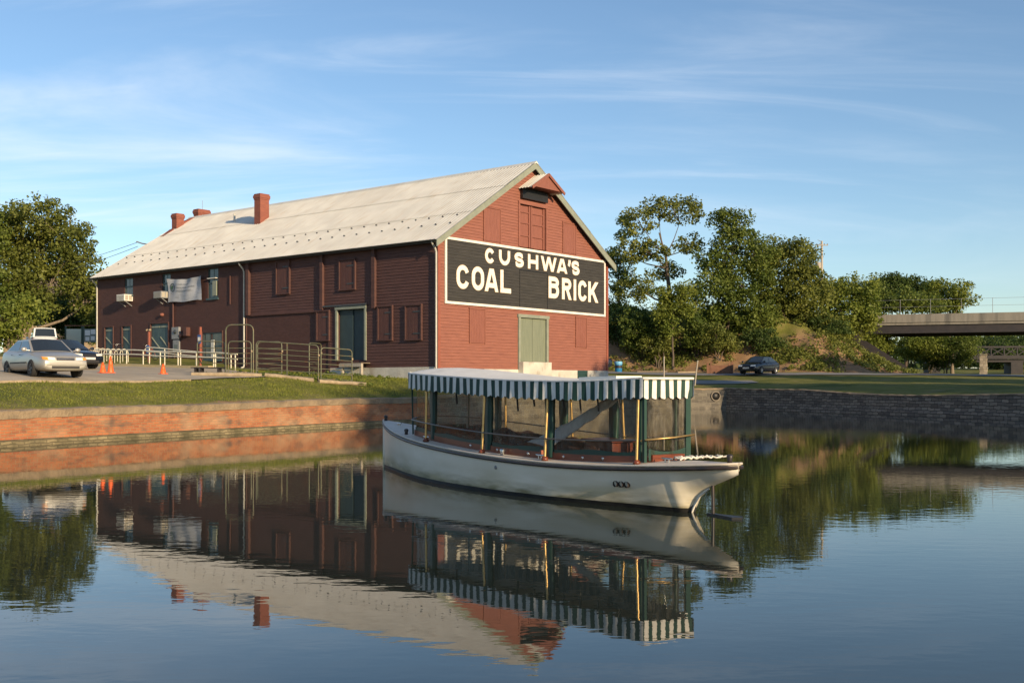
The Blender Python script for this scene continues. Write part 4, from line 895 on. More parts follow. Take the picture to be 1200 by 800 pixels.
    def strips(line, period, flip, names):
        l = np.r_[0, np.cumsum(np.linalg.norm(np.diff(line, axis=0), axis=1))]; pp = np.array([period*lerp(q, [(2,1.05),(5,.94),(7,.80),(9,.70)]) if not flip else period for q in line[:, 0]])
        cu = np.r_[0, np.cumsum(np.diff(l)/((pp[1:]+pp[:-1])/2))]; n = int(round(cu[-1]))*8; t = np.interp(np.linspace(0, cu[-1], n+1), cu, l)
        x = np.interp(t, l, line[:, 0]); y = np.interp(t, l, line[:, 1]); mbs = (MB(), MB()); hh = [0, .33, .66, 1.0]
        tx = np.gradient(x); ty = np.gradient(y); nl = np.hypot(tx, ty)+1e-9; nx, ny = ty/nl, -tx/nl
        cx, cy = 5.0, 0.0; sgn = np.where((x-cx)*nx*.15+(y-cy)*ny > 0, 1, -1) if not flip else np.ones(n+1); nx, ny = nx*sgn, ny*sgn
        for k in range(n):
            col = mbs[((k+1)//4+flip) % 2]; rows = []
            for j in (k, k+1):
                zt = ztop(x[j])+.012; sc = .035*abs(math.sin(math.pi*j/8))
                rows.append([(x[j]+nx[j]*(.014+.006*h*math.sin(j*.83)+.012*h*math.sin(j*.21)), y[j]+ny[j]*(.014+.006*h*math.sin(j*.83)+.012*h*math.sin(j*.21)), zt-h*(.265+sc)) for h in hh])
            col.grid(rows)
        return mbs
    a = strips(E, .235, 0, None); b = strips(stern, .152, 1, None)
    for k, mat, nm in ((0, 'valancewhite', 'white_stripes'), (1, 'canvasgreen', 'green_stripes')):
        mb = MB(); mb.add(a[k].v, a[k].f, 0, True); mb.add(b[k].v, b[k].f, 0, True); mb.build('valance', mat, B, fixn=False)
    mb = MB(); mb.tube([(s, y, ztop(s)+.0) for s, y in edge]+[(9.0, 0, ztop(9))], .020, 6, True); mb.build('canopy_rim', 'valancewhite', B)
    mb = MB()
    for s in (2.5,3.4,4.4,5.45,6.2,7.0,8.0,8.9): mb.tube([(s, cw(s)*.96*k/6, ztop(s)-.05+.10*crown(s)*(1-(k/6)**2)) for k in range(-6, 7)], .018, 6)
    mb.build('canopy_bow', 'framegreen', B)
    mb = MB(); rows = [[(s, y, ztop(s)+.012+.1*crown(s)*(1-(y/cw(s))**2)) for y in (-.42,-.2,.05)] for s in np.linspace(7.45, 8.35, 6)]; mb.grid(rows); mb.grid([[(x, y, z+.045) for x, y, z in r] for r in rows]); a0 = [rows[0][0], rows[0][2], rows[-1][2], rows[-1][0]]
    for k in range(4): p, q = a0[k], a0[(k+1) % 4]; mb.add([p, q, (q[0],q[1],q[2]+.045), (p[0],p[1],p[2]+.045)], [(0,1,2,3)])
    mb.build('roof_hatch', 'canvaswhite', B)
    # green posts with rolled curtains, each side, and the stern frame
    fr = [(3.42,.075),(5.42,.095),(6.98,.095),(8.78,.035)]
    def yin(s): return ccoam(s)-.02
    for sg in (-1, 1):
        for s, w in fr:
            mb = MB(); yy = sg*yin(s); rows = []
            for i in range(9):
                z = zsh(s)+.05+(ztop(s)-.02-zsh(s)-.05)*i/8; ww = w*(.8+.35*i/8+.08*math.sin(i*2+s)); rows.append([(s-ww, yy-.03, z), (s-ww*.9, yy+.03, z), (s+ww*.9, yy+.035, z), (s+ww, yy-.03, z)])
            mb.grid(rows, closed=True); mb.build('curtain_post', 'framegreen', B)
    ye = .425; xe = 8.98
    for sg in (-1, 1):
        mb = MB(); z0, z1 = zsh(xe)+.03, ztop(xe)
        w_ = .022 if sg < 0 else .045; mb.box((xe-.05, sg*(ye-w_)-w_, z0), (xe, sg*(ye-w_)+w_, z1)); mb.build('stern_post', 'canvasgreen', B)
    mb = MB(); n = 12
    zb = lambda t: zsh(xe)+.17+.05*(2*t-1)**2
    mb.grid([[(xe-.012, -ye+.09+(2*ye-.18)*i/n, zsh(xe)+.05) for i in range(n+1)], [(xe-.012, -ye+.09+(2*ye-.18)*i/n, zb(i/n)) for i in range(n+1)]]); mb.grid([[(xe-.012, ye-.09-.14*max(0, (z-1.55)/.4)**2, z), (xe-.012, ye-.085, z)] for z in np.linspace(.8, ztop(xe), 12)]); mb.build('stern_panel', 'canvasgreen', B)
    mb = MB(); mb.grid([[(xe-.02+.012*math.sin(i*1.3), -ye+.08+(2*ye-.16)*i/10, z) for i in range(11)] for z in np.linspace(zsh(xe)+.1, ztop(xe)-.05, 6)]); mb.build('stern_window', 'vinyl', B, fixn=False)
    # clear side windows with green lower hem
    segs = [(2.5,3.36),(3.5,5.3),(5.55,6.86),(7.1,8.74),(8.84,8.97)]
    for sg in (-1, 1):
        for a_, b_ in segs:
            mb = MB(); n = 14; mb.grid([[(s, sg*(yin(s)+.012*math.sin(s*6+z*4)), z0_) for s in np.linspace(a_, b_, n) for z0_ in [zsh(s)+.16+(ztop(s)-.2-zsh(s)-.0)*z]] for z in np.linspace(0, 1, 5)]); mb.build('side_window', 'vinyl', B, fixn=False)
            mb = MB(); sl_ = np.linspace(a_, b_, 10); mb.grid([[(s, sg*(yin(s)+.02), zsh(s)+.12) for s in sl_], [(s, sg*(yin(s)+.022), zsh(s)+.185+.015*math.sin(s*5)) for s in sl_]]); mb.build('window_hem', 'framegreen', B, fixn=False)
    fx = [(2.5, -ccoam(2.5)+.02), (2.42, -.44), (2.37, -.2), (2.36, 0), (2.37, .2), (2.42, .44), (2.5, ccoam(2.5)-.02)]
    mb = MB(); mb.grid([[(x, y, zsh(2.4)+.10+(ztop(2.4)-.12-zsh(2.4)-.1)*t) for x, y in fx] for t in np.linspace(0, 1, 5)]); mb.build('bow_window', 'vinyl', B, fixn=False)
    mb = MB(); mb.grid([[(x-.01, y, zsh(2.4)+.05) for x, y in fx], [(x-.012, y, zsh(2.4)+.21) for x, y in fx]]); mb.build('bow_hem', 'framegreen', B, fixn=False)
    for sg in (-1, 1):
        mb = MB(); mb.tube([(2.47, sg*.60, zsh(2.4)+.04), (2.46, sg*.62, ztop(2.5)-.03)], .018, 6); mb.build('bow_pole', 'framegreen', B)
    # brass awning poles and the mid-height rail
    pl = [3.43, 5.47, 7.06, 8.86]
    for sg in (-1, 1):
        for s in pl:
            y0 = sg*(hb(s)-.075); y1 = sg*(cw(s)-.01)
            mb = MB(); mb.tube([(s, y0, zsh(s)+.02), (s, sg*(cw(s)-.04), ztop(s)-.27), (s, sg*(cw(s)-.045), ztop(s)-.02)], .021, 8); o = mb.build('awning_pole', 'brass', B)
            mb = MB(); mb.lathe([(0,0),(.055,0),(.055,.03),(.035,.06),(.0,.06)], 10, (s, y0, zsh(s)+.012)); mb.build('pole_foot', 'mahogany', o)
        pts = [(s, sg*((hb(s)-.075)*.7+(cw(s)-.01)*.3), zsh(s)+.02+.32) for s in np.linspace(2.7, 8.86, 30)]
        pts = [(2.32, 0, zsh(2.3)+.36), (2.36, sg*.45, zsh(2.35)+.35)]+pts
        mb = MB(); mb.tube(pts, .013, 6); mb.build('side_rail', 'railgrey', B)
    mb = MB(); q = hb(8.86)*.72; mb.tube([(8.86,-q,zsh(8.7)+.34),(9.06,-.42,zsh(9)+.35),(9.10,0,zsh(9)+.37),(9.06,.42,zsh(9)+.40),(8.86,q,zsh(8.7)+.36)], .014, 6); mb.build('stern_rail', 'brass', B)
    # hanging window straps
    for s in (4.55,6.35,6.75,7.4,7.75,8.1,8.5):
        mb = MB(); l = random.uniform(.16, .30); y = -cw(s)+.03
        mb.beam((s, y, ztop(s)-.22), (s+.02, y+.01, ztop(s)-.22-l), .03, .008, (1,0,0)); mb.build('strap', 'black', B)
    # deck fittings
    for s, y in ((1.0,-.15),(9.25,-.25),(6.9,-hb(6.9)+.12),(3.3,-hb(3.3)+.14)):
        mb = MB(); z = zsh(s)+.03; mb.tube([(s-.11,y,z+.055),(s-.05,y,z+.05),(s+.05,y,z+.05),(s+.11,y,z+.055)], [.010,.016,.016,.010], 6); mb.tube([(s-.035,y,z-.02),(s-.035,y,z+.05)], .013, 6); mb.tube([(s+.035,y,z-.02),(s+.035,y,z+.05)], .013, 6); mb.build('cleat', 'chrome', B)
    for s, y, m_ in ((5.95,-hb(5.95)+.14,'chrome'),(2.2,-hb(2.2)+.12,'rub'),(.10,0,'rub'),(10.2,0,'rub')):
        mb = MB(); z = zsh(s)+.0; mb.lathe([(0,0),(.035,0),(.03,.05),(.045,.09),(.03,.115),(0,.12)], 12, (s, y, z)); mb.build('mooring_bitt', m_, B)
    for s in (4.9,5.7,6.5,7.3,7.7,8.1): mb = MB(); mb.lathe([(0,-.01),(.022,-.012),(.022,.02),(0,.02)], 10, (s, -(ccoam(s)+.005), zsh(s)+.075), 'y'); mb.build('coaming_button', 'chrome', B)
    mb = MB()
    for s in (6.85,): mb.box((s-.02,-(ccoam(s)+.05),zsh(s)+.02), (s+.02,-(ccoam(s)+.01),zsh(s)+.15))
    mb.build('coaming_chock', 'trimred', B)
    # three exhaust outlets on the near quarter
    for k in range(3):
        s = 8.48+.095*k; z = .335; y = hbz(s, z); mb = MB(); mb.lathe([(.0,.01),(.025,.01),(.04,.028),(.043,.0),(.043,-.03)], 12, (s, -y-.005, z), 'y'); mb.v = [(a, -2*y-.01-b if False else b, c) for a, b, c in mb.v]
        o = mb.build('exhaust_outlet', 'rub', B)
    s = 5.95; mb = MB(); mb.lathe([(0,-.012),(.03,-.012),(.035,.02)], 10, (s, -hbz(s,.42), .42), 'y'); mb.build('hull_fitting', 'greycase', B)
    # rudder: stock below the counter and a tiller blade on the water
    mb = MB(); mb.tube([(9.88,0,.40),(9.90,0,-.4)], .022, 8); mb.build('rudder_stock', 'rub', B)
    mb = MB(); mb.prism([(9.80,-.03,-.02),(10.0,-.04,-.02),(10.34,-.10,-.02),(10.42,.0,-.02),(10.34,.10,-.02),(10.0,.04,-.02),(9.80,.03,-.02)], (0,0,.045)); mb.build('rudder_blade', 'black', B)
    mb = MB(); mb.tube([(9.42+.02,0,-.1),(9.47,0,.0),(9.53,0,.11),(9.62,0,.23),(9.8,0,.345)], .018, 6); mb.build('stern_post_trim', 'signwhite', B)
    return B
build_boat()
def bworldb(s, y, z): c, n = math.cos(BROT), math.sin(BROT); return (BA[0]+c*s-n*y, BA[1]+n*s+c*y, z)
def boat_extras():
    t = thing('rope_coil', 'white mooring rope heaped on the stern deck of the launch', 'rope', bworldb(9.35, .28, zsh(9.3)+.045), BROT)
    g = np.random.default_rng(5); pts = []
    for i in range(90):
        a = i*.42; r = .10+.06*math.sin(i*.37); pts.append((r*math.cos(a)*.9-.05, -.42+.011*i*.9+r*math.sin(a)*.6, .018+.03*abs(math.sin(i*.9))))
    mb = MB(); mb.tube(pts, .014, 5); mb.build('coil', 'rope', t)
    t = thing('folded_cover', 'pale blue fabric cover slung diagonally inside the launch', 'cover', bworldb(6.9, 0, .9), BROT)
    mb = MB(); rows = []
    for i in range(22):
        a = i/21; s = -1.25+2.0*a+.0; z = -.28+1.12*a**1.25; w = .20*(1-a)**1.3+.045; rows.append([(s-.1*k, -.30+.75*a+.02*math.sin(i*1.7+k*2), z+w*k*.5+.012*math.sin(i*2.3+k)) for k in (-1,-.5,0,.5,1)])
    mb.grid(rows); o = mb.build('cloth', 'tarp', t); sol = o.modifiers.new('thick', 'SOLIDIFY'); sol.thickness = .012
boat_extras()

# ------------------------------------------------------------------ cars (local: x forward, y left, z up from the road)
def boolean_cut(o, cutters):
    for c in cutters:
        m = o.modifiers.new('cut', 'BOOLEAN'); m.operation = 'DIFFERENCE'; m.object = c; m.solver = 'EXACT'
    dg = bpy.context.evaluated_depsgraph_get(); me = bpy.data.meshes.new_from_object(o.evaluated_get(dg)); o.modifiers.clear(); o.data = me
    for c in cutters: bpy.data.objects.remove(c)
    return o
def patch(mb, a, b, c, d, n=6, bulge=0, ins=(0,0,0,0)):
    """bilinear panel a-b (bottom), d-c (top), inset by fractions left,right,bottom,top, bulging along its normal"""
    a, b, c, d = map(Vector, (a, b, c, d)); nn = (b-a).cross(d-a).normalized(); rows = []
    for j in range(n+1):
        row = []
        for i in range(n+1):
            u = ins[0]+(1-ins[0]-ins[1])*i/n; v = ins[2]+(1-ins[2]-ins[3])*j/n
            p = (a*(1-u)+b*u)*(1-v)+(d*(1-u)+c*u)*v; p = p+nn*(bulge*(4*u*(1-u)))
            row.append(p)
        rows.append(row)
    mb.grid(rows); return nn
SEDAN = dict(st=[(-2.38,.50,.66,.62),(-2.34,.34,.86,.72),(-2.2,.25,.985,.80),(-1.8,.21,1.02,.865),(-1.2,.20,.985,.885),(-.4,.20,.955,.89),(.5,.20,.94,.89),(1.05,.20,.925,.885),(1.6,.20,.86,.865),(2.0,.20,.80,.855),(2.22,.21,.75,.83),(2.36,.22,.70,.78),(2.42,.24,.60,.74),(2.43,.30,.50,.68)],
   cab=((1.12,.76,.90),(.28,.60,1.375),(-1.0,.57,1.385),(-1.90,.70,.985)), roof=1.425, wb=(1.38,-1.33), tr=.315, pill=(-.36,))
HATCH = dict(st=[(-2.30,.50,.70,.66),(-2.26,.34,.92,.76),(-2.1,.26,1.0,.83),(-1.7,.21,1.02,.87),(-1.1,.20,.985,.885),(-.3,.20,.95,.885),(.6,.20,.93,.88),(1.15,.20,.91,.875),(1.7,.20,.85,.85),(2.05,.20,.79,.84),(2.2,.21,.74,.80),(2.32,.23,.66,.74),(2.36,.28,.54,.66)],
   cab=((1.22,.75,.90),(.32,.58,1.39),(-.95,.56,1.40),(-1.95,.66,1.0)), roof=1.45, wb=(1.38,-1.25), tr=.32, pill=(-.38,))
VAN = dict(st=[(-2.38,.52,.9,.80),(-2.34,.34,1.0,.87),(-2.1,.26,1.05,.90),(-1.0,.22,1.05,.93),(.5,.22,1.03,.93),(1.3,.22,1.02,.92),(1.8,.22,.95,.87),(2.2,.25,.82,.78),(2.35,.3,.65,.68)],
   cab=((1.45,.80,1.0),(.75,.68,1.66),(-2.02,.70,1.70),(-2.32,.80,1.03)), roof=1.76, wb=(1.45,-1.5), tr=.34, pill=(-.1,-1.2))
def car(name, label, cat, loc, rz, P, paint, rim, front=True, rear=True, look='sedan'):
    T = thing(name, label, cat, loc, rz)
    rows = []
    for x, zb, zt, hw in P['st']:
        sec = []
        for y, z in ((.0,zb),(.86,zb),(.965,zb+.10),(1.0,zb+.30*(zt-zb)),(1.0,zb+.52*(zt-zb)),(.985,zb+.72*(zt-zb)),(.95,zb+.90*(zt-zb)),(.84,zt-.01),(.5,zt+.018),(0,zt+.028)): sec.append((x, y*hw, z))
        full = sec+[(x, -y, z) for x, y, z in sec[-2:0:-1]]; rows.append(full)
    mb = MB(); mb.grid(rows, closed=True); k = len(rows[0]); mb.add(rows[0], [tuple(range(k))], 0, True); mb.add(rows[-1], [tuple(range(k-1, -1, -1))], 0, True)
    body = mb.build('body', paint, T)
    sub = body.modifiers.new('sub', 'SUBSURF'); sub.levels = sub.render_levels = 1
    dg = bpy.context.evaluated_depsgraph_get(); me = bpy.data.meshes.new_from_object(body.evaluated_get(dg)); body.modifiers.clear(); body.data = me
    cut = []
    for wx in P['wb']:
        for sg in (-1, 1):
            m = MB(); m.lathe([(0,-.25),(P['tr']+.06,-.25),(P['tr']+.06,.25),(0,.25)], 24, (wx, sg*.90, P['tr']), 'y', smooth=False); c = m.build('cutter', paint); cut.append(c)
    boolean_cut(body, cut)
    # cabin
    (xa,ya,za),(xb,yb,zb_),(xc,yc,zc),(xd,yd,zd) = P['cab']; zr = P['roof']
    A, B_, C_, D = [[Vector((x, s*y, z)) for s in (-1, 1)] for x, y, z in P['cab']]
    mb = MB(); n = 6
    patch(mb, A[0], A[1], B_[1], B_[0], n, .05); patch(mb, D[1], D[0], C_[0], C_[1], n, .05)
    for s in (0, 1):
        q = (A[s], B_[s], C_[s], D[s]); patch(mb, q[3], q[0], q[1], q[2], n, .0)
    rr = []
    for i in range(7):
        t = i/6; x = xb+(xc-xb)*t; y = yb+(yc-yb)*t; z = zb_+(zc-zb_)*t; rise = (zr-max(zb_, zc))*(1-(2*t-1)**2)**.6
        rr.append([(x-(.0), y*j/4, z+rise*(1-(j/4)**4)+ .02*(1-(j/4)**2)) for j in range(-4, 5)])
    mb.grid(rr); cabin = mb.build('cabin', paint, T)
    def glass(nm, quad, ins, bulge=0, mat='carglass'):
        m = MB(); nn = patch(m, *quad, 8, bulge, ins); m.v = [tuple(Vector(p)+nn*.008) for p in m.v]; return m.build(nm, mat, T, fixn=False)
    glass('windscreen', (A[0], A[1], B_[1], B_[0]), (.05,.05,.05,.06), .05); glass('rear_window', (D[1], D[0], C_[0], C_[1]), (.07,.07,.12 if look != 'van' else .08,.08), .05)
    px = [0]+[ (x-xd)/(xa-xd) for x in sorted(P['pill']) ]+[1]
    for s in (0, 1):
        for i in range(len(px)-1):
            u0, u1 = px[i]+.018, px[i+1]-.018
            def at(u, v):
                b = D[s]*(1-u)+A[s]*u; xt = C_[s].x*(1-u)+B_[s].x*u
                # straight-sided pillars: keep x of the bottom, clipped by the slanted ends
                tx = min(max(b.x, C_[s].x+.06), B_[s].x-.04); tt = (tx-C_[s].x)/(B_[s].x-C_[s].x); top = C_[s]*(1-tt)+B_[s]*tt
                return b*(1-v)+top*v
            m = MB(); rows = [[at(u0+(u1-u0)*k/6*(1)+ (0.05*(1-v) if i == 0 and k == 0 else 0)-(0.03*(1-v) if i == len(px)-2 and k == 6 else 0), .08+.80*v) for k in range(7)] for v in (0,.5,1)]
            m.grid(rows); o_ = (1 if s else -1)*.008; m.v = [(p[0], p[1]+o_, p[2]+.003) for p in m.v]; m.build('side_window', 'carglass', T, fixn=False)
    # wheels
    for wx in P['wb']:
        for sg in (-1, 1):
            r = P['tr']; y0 = sg*(.80 if look != 'van' else .83); m = MB()
            m.lathe([(r*.62,-.10),(r*.93,-.10),(r,-.07),(r,.07),(r*.93,.10),(r*.62,.10)], 28, (wx, y0, r), 'y'); w = m.build('wheel', 'rubber', T)
            m = MB(); yo = sg*.085
            m.lathe([(.0,yo*.9),(r*.15,yo*.95),(r*.2,yo*.6),(r*.5,yo*.55),(r*.58,yo*1.0),(r*.64,yo*1.1)], 24, (wx, y0, r), 'y')
            for q in range(5):
                a = q*2*math.pi/5; m.beam((wx+r*.12*math.cos(a), y0+yo*.8, r+r*.12*math.sin(a)), (wx+r*.58*math.cos(a), y0+yo*.95, r+r*.58*math.sin(a)), r*.2, .03, (0,1,0))
            m.build('rim', rim, w)
            m = MB(); m.lathe([(0,0),(r+.055,0)], 24, (wx, sg*.655, r), 'y'); m.build('wheel_arch', 'cartrim', T, fixn=False)
    st = {round(x, 2): (zb, zt, hw) for x, zb, zt, hw in P['st']}
    def surf(x):
        xs = [q[0] for q in P['st']]; return [float(np.interp(x, xs, [q[k] for q in P['st']])) for k in (1, 2, 3)]
    xf = P['st'][-1][0]; xr = P['st'][0][0]
    from mathutils.bvhtree import BVHTree
    bv = BVHTree.FromPolygons([v.co[:] for v in body.data.vertices], [p.vertices[:] for p in body.data.polygons])
    def lay(nm, mat, ys, zf, dx, off=.012, n=8, par=None):
        """a panel following the body, seen along the car; ys: y range, zf(t): z range"""
        m = MB(); rows = []
        for i_ in range(n+1):
            t = i_/n; y = ys[0]+(ys[1]-ys[0])*t; z0_, z1_ = zf(t); row = []
            for k_ in range(5):
                z = z0_+(z1_-z0_)*k_/4; hit = bv.ray_cast(Vector((dx*5, y, z)), Vector((-dx, 0, 0)))[0]
                x = hit.x if hit else dx*1.9
                row.append((x+dx*off, y*(1+.012*off/.012), z))
            rows.append(row)
        m.grid(rows); return m.build(nm, mat, par or T, fixn=False)
    if front:
        zh = .60 if look == 'sedan' else .61
        for sg in (-1, 1):
            hl = lay('headlight', 'lamp', (sg*.36, sg*.74), lambda t: (zh-.01+.02*t, zh+.085+.03*t), 1)
            if look == 'sedan': lay('indicator', 'amber', (sg*.60, sg*.765), lambda t: (zh+.0+.02*t, zh+.09+.025*t), 1, .02, 5, hl)
        lay('grille', 'cartrim', (-.31, .31), lambda t: (.585, .67), 1, .012)
        lay('grille_bar', 'chrome' if look == 'sedan' else 'cartrim', (-.29, .29), lambda t: (.62, .635), 1, .024); 
        lay('air_intake', 'cartrim', (-.48, .48), lambda t: (.29, .385), 1, .012)
        lay('bumper', paint, (-.70, .70), lambda t: (.42, .54), 1, .035, 16)
        if look == 'hatch': lay('number_plate', 'plate', (-.26, .26), lambda t: (.42, .53), 1, .05)
    if rear:
        for sg in (-1, 1): lay('tail_light', 'redlens', (sg*.50, sg*.72) if look != 'van' else (sg*.76, sg*.86), lambda t: (.74, .90) if look != 'van' else (.82, 1.0), -1)
        lay('number_plate', 'plate', (-.26, .26), lambda t: (.66, .78) if look != 'van' else (.80, .92), -1)
    for sg in (-1, 1):
        m = MB(); m.lathe([(0,-.10),(.06,-.085),(.085,0),(.06,.085),(0,.10)], 10, (0,0,0), 'y'); m.v = [(xa-.18+x*.7, sg*(ya+.20)+y, za+.10+z) for x, y, z in m.v]; m.tube([(xa-.14,sg*(ya+.02),za+.06),(xa-.17,sg*(ya+.16),za+.08)], .03, 6); m.build('wing_mirror', paint, T)
    for sg in (-1, 1):
        m = MB()
        for x0, x1 in (((P['wb'][0]-.50, P['pill'][-1])), ((P['pill'][-1]-.02, P['wb'][1]+.42))): m.box(((x0+x1)/2-.10, sg*.895, .80), ((x0+x1)/2+.06, sg*.905, .825))
        m.beam((-.9,sg*.893,.52), (.95,sg*.893,.52), .02, .05); m.build('door_trim', paint if look != 'sedan' else 'cartrim', T)
    return T
def heading(fx, fy): return math.atan2(fy, fx)
cx, cy = -16.75, 40.0
car('parked_car', 'silver four door saloon parked beside the grass bank facing the camera', 'car', (cx-.668*1.3, cy+.745*1.3, gz(cx, cy)+.06), heading(.666, -.75), SEDAN, 'carsilver', 'rimdark')
car('parked_car', 'dark car half hidden behind the silver saloon', 'car', (-22.3, 54.2, gz(-22.3, 54.2)+.055), heading(.80, -.60), HATCH, 'carblack', 'rim', look='hatch')
car('parked_van', 'white minivan seen from behind under the trees', 'van', (-34.6, 80.5, gz(-34.6, 80.5)+.05), heading(-.45, .89), VAN, 'carwhite', 'rim', look='van')
car('parked_car', 'black hatchback parked on the road below the eroded bank', 'car', (20.2, 89.2, gz(20.2, 89.2)+.06), heading(-.62, -.785), HATCH, 'carblack', 'rim', look='hatch')
car('parked_car', 'dark car mostly hidden behind the right corner of the warehouse', 'car', (5.9, 90.0, gz(5.9, 90)+.06), heading(-.93, -.36), HATCH, 'carblack', 'rim', look='hatch')

# ------------------------------------------------------------------ yard things
def cone(x, y, h, label, tall=False):
    t = thing('traffic_cone', label, 'traffic cone', (x, y, gz(x, y)+.05), random.uniform(0, 1), 'traffic cones on the parking lot')
    mb = MB(); mb.lathe([(.14,.03),(.035,h),(.0,h)] if not tall else [(.13,.03),(.065,h*.9),(.05,h),(.0,h)], 16); mb.build('body', 'orange', t)
    mb = MB(); mb.box((-.165,-.165,0), (.165,.165,.03)); bevel(mb.build('base', 'orange', t), .01)
    mb = MB(); r = lambda z: (.14+(.035-.14)*(z-.03)/(h-.03)) if not tall else (.13+(.065-.13)*(z-.03)/(h*.87))
    a, b = h*.52, h*.72; mb.lathe([(r(a)+.004,a),(r(b)+.004,b)], 16); mb.build('collar', 'reflect' if tall else 'orange', t)
cone(-17.1, 45.6, .44, 'small orange traffic cone nearest the silver car'); cone(-17.25, 46.9, .72, 'tallest orange traffic cone with a pale collar'); cone(-15.6, 48.8, .45, 'orange traffic cone standing alone on the lot right of the other two')
def railing(name, label, shift, v0, v1, vr0, n):
    """cream tube ramp railing running along the kerb, parallel to the long wall"""
    def pt(v, d): return bworld(-(4.6-shift)+d*0, v, 0)
    x, y, _ = pt(v0, 0); t = thing(name, label, 'railing', (x, y, gz(x, y)), 0, 'cream tube railings of the ramp')
    base = Vector((x, y, gz(x, y))); mb = MB()
    def ph(v):
        X, Y, _ = pt(v, 0); return Vector((X, Y, gz(X, Y)))-base
    def top(v, off): 
        q = ph(v); f = min(1, max(0, (v-v1)/(v0-v1))); q.z += off+ (0.0 + .10*f); return q
    pts = [top(v, .88) for v in np.linspace(v0, v1, 24)]; low = [top(v, .62) for v in np.linspace(v0, v1, 24)]
    d = (pts[0]-pts[1]).normalized(); loop = pts[::-1]+[pts[0]+d*.22+Vector((0,0,-.04)), pts[0]+d*.32+Vector((0,0,-.13)), low[0]+d*.22+Vector((0,0,.04))]+low
    mb.tube(loop, .035, 8); mb.build('handrail', 'railpaint', t)
    for i in range(n):
        v = v0+(v1-v0)*(i+.1)/(n-.8); q = ph(v); mb = MB(); mb.tube([(q.x, q.y, q.z-.1), (q.x, q.y, top(v, .88).z-.02)], .034, 8); mb.build('post', 'railpaint', t)
railing('ramp_railing', 'cream tube railing along the kerb, nearer of the two by the ramp', 0, 24.4, 10.2, 0, 9)
railing('ramp_railing', 'cream tube railing behind the first one, closer to the brick wall', 1.5, 20.9, 12.6, 0, 6)
def bike_rack():
    x, y, _ = bworld(-2.6, 25.5); t = thing('bike_rack', 'row of upright cream hoops behind the ramp railing', 'bike rack', (x, y, gz(x, y)), BR)
    for i in range(6):
        mb = MB(); y0 = -1.2+i*.62; X, Y, _ = bworld(-2.6, 25.5+y0); dz = gz(X, Y)-gz(x, y); mb.tube([(-.28,y0,dz-.1),(-.28,y0,dz+.62),(-.2,y0,dz+.78),(0,y0,dz+.85),(.2,y0,dz+.78),(.28,y0,dz+.62),(.28,y0,dz-.1)], .022, 6); mb.build('hoop', 'railpaint', t)
bike_rack()
def bicycle(v, label, col):
    x, y, _ = bworld(-1.5, v); t = thing('bicycle', label, 'bicycle', (x, y, gz(x, y)+.02), BR+R(90)+.12, 'bicycles by the brick wall')
    for wx in (-.52, .52):
        mb = MB(); mb.tube([(wx+.33*math.cos(a), 0, .34+.33*math.sin(a)) for a in np.linspace(0, 2*math.pi, 25)[:-1]], .018, 6, True); w = mb.build('wheel', 'rubber', t)
        mb = MB()
        for k in range(10): a = k*math.pi/5; mb.tube([(wx,0,.34),(wx+.32*math.cos(a),0,.34+.32*math.sin(a))], .004, 4)
        mb.build('spokes', 'chrome', w)
    mb = MB(); P = dict(b=(-.05,0,.28), s=(-.2,0,.78), h=(.38,0,.82), r=(-.52,0,.34), f=(.52,0,.34))
    for a, b in ('bs','sh','bh','br','sr','hf'): mb.tube([P[a], P[b]], .018, 6)
    mb.build('frame', col, t)
    mb = MB(); mb.tube([(-.2,0,.78),(-.23,0,.92)], .013, 6); mb.prism([(-.36,-.07,.92),(-.10,-.02,.94),(-.10,.02,.94),(-.36,.07,.92)], (0,0,.04)); mb.build('saddle', 'black', t)
    mb = MB(); mb.tube([(.36,0,.82),(.34,0,.98),(.34,-.25,1.0),(.28,-.27,.98)], .012, 6); mb.tube([(.34,0,.98),(.34,.25,1.0),(.28,.27,.98)], .012, 6); mb.build('handlebar', 'chrome', t)
bicycle(26.6, 'dark bicycle parked by the brick wall, left of the other bicycle', 'darkmetal'); bicycle(23.2, 'red bicycle parked by the brick wall near the double door', 'trimred')
def sign_post(u, v, h, lamp, label):
    x, y, _ = bworld(u, v); z = gz(x, y); t = thing('sign_post', label, 'sign post', (x, y, z), BR)
    mb = MB(); mb.box((-.055,-.055,-.1), (.055,.055,h)); mb.build('post', 'trimred', t)
    mb = MB(); mb.box((-.085,-.15,.55 if lamp else h-.95), (-.06,.15,1.05 if lamp else h-.45)); o = mb.build('plate', 'signblue', t)
    if not lamp: mb = MB(); mb.box((-.09,-.12,h-.80), (-.086,.12,h-.58)); mb.build('plate_panel', 'signwhite', o)
    if lamp:
        mb = MB()
        for d in (-.16, .16): mb.lathe([(0,-.07),(.05,-.06),(.08,.05),(0,.06)], 10, (-.04, d, h-.02), 'x'); mb.tube([(0,0,h-.06),(-.03,d,h-.03)], .015, 5)
        mb.build('spotlight', 'timber', t)
sign_post(-2.2, 22.2, 2.0, True, 'red post with two small spotlights and a blue plate before the double door'); sign_post(-2.9, 15.9, 2.35, False, 'orange red post with a blue and white plate by the low window')
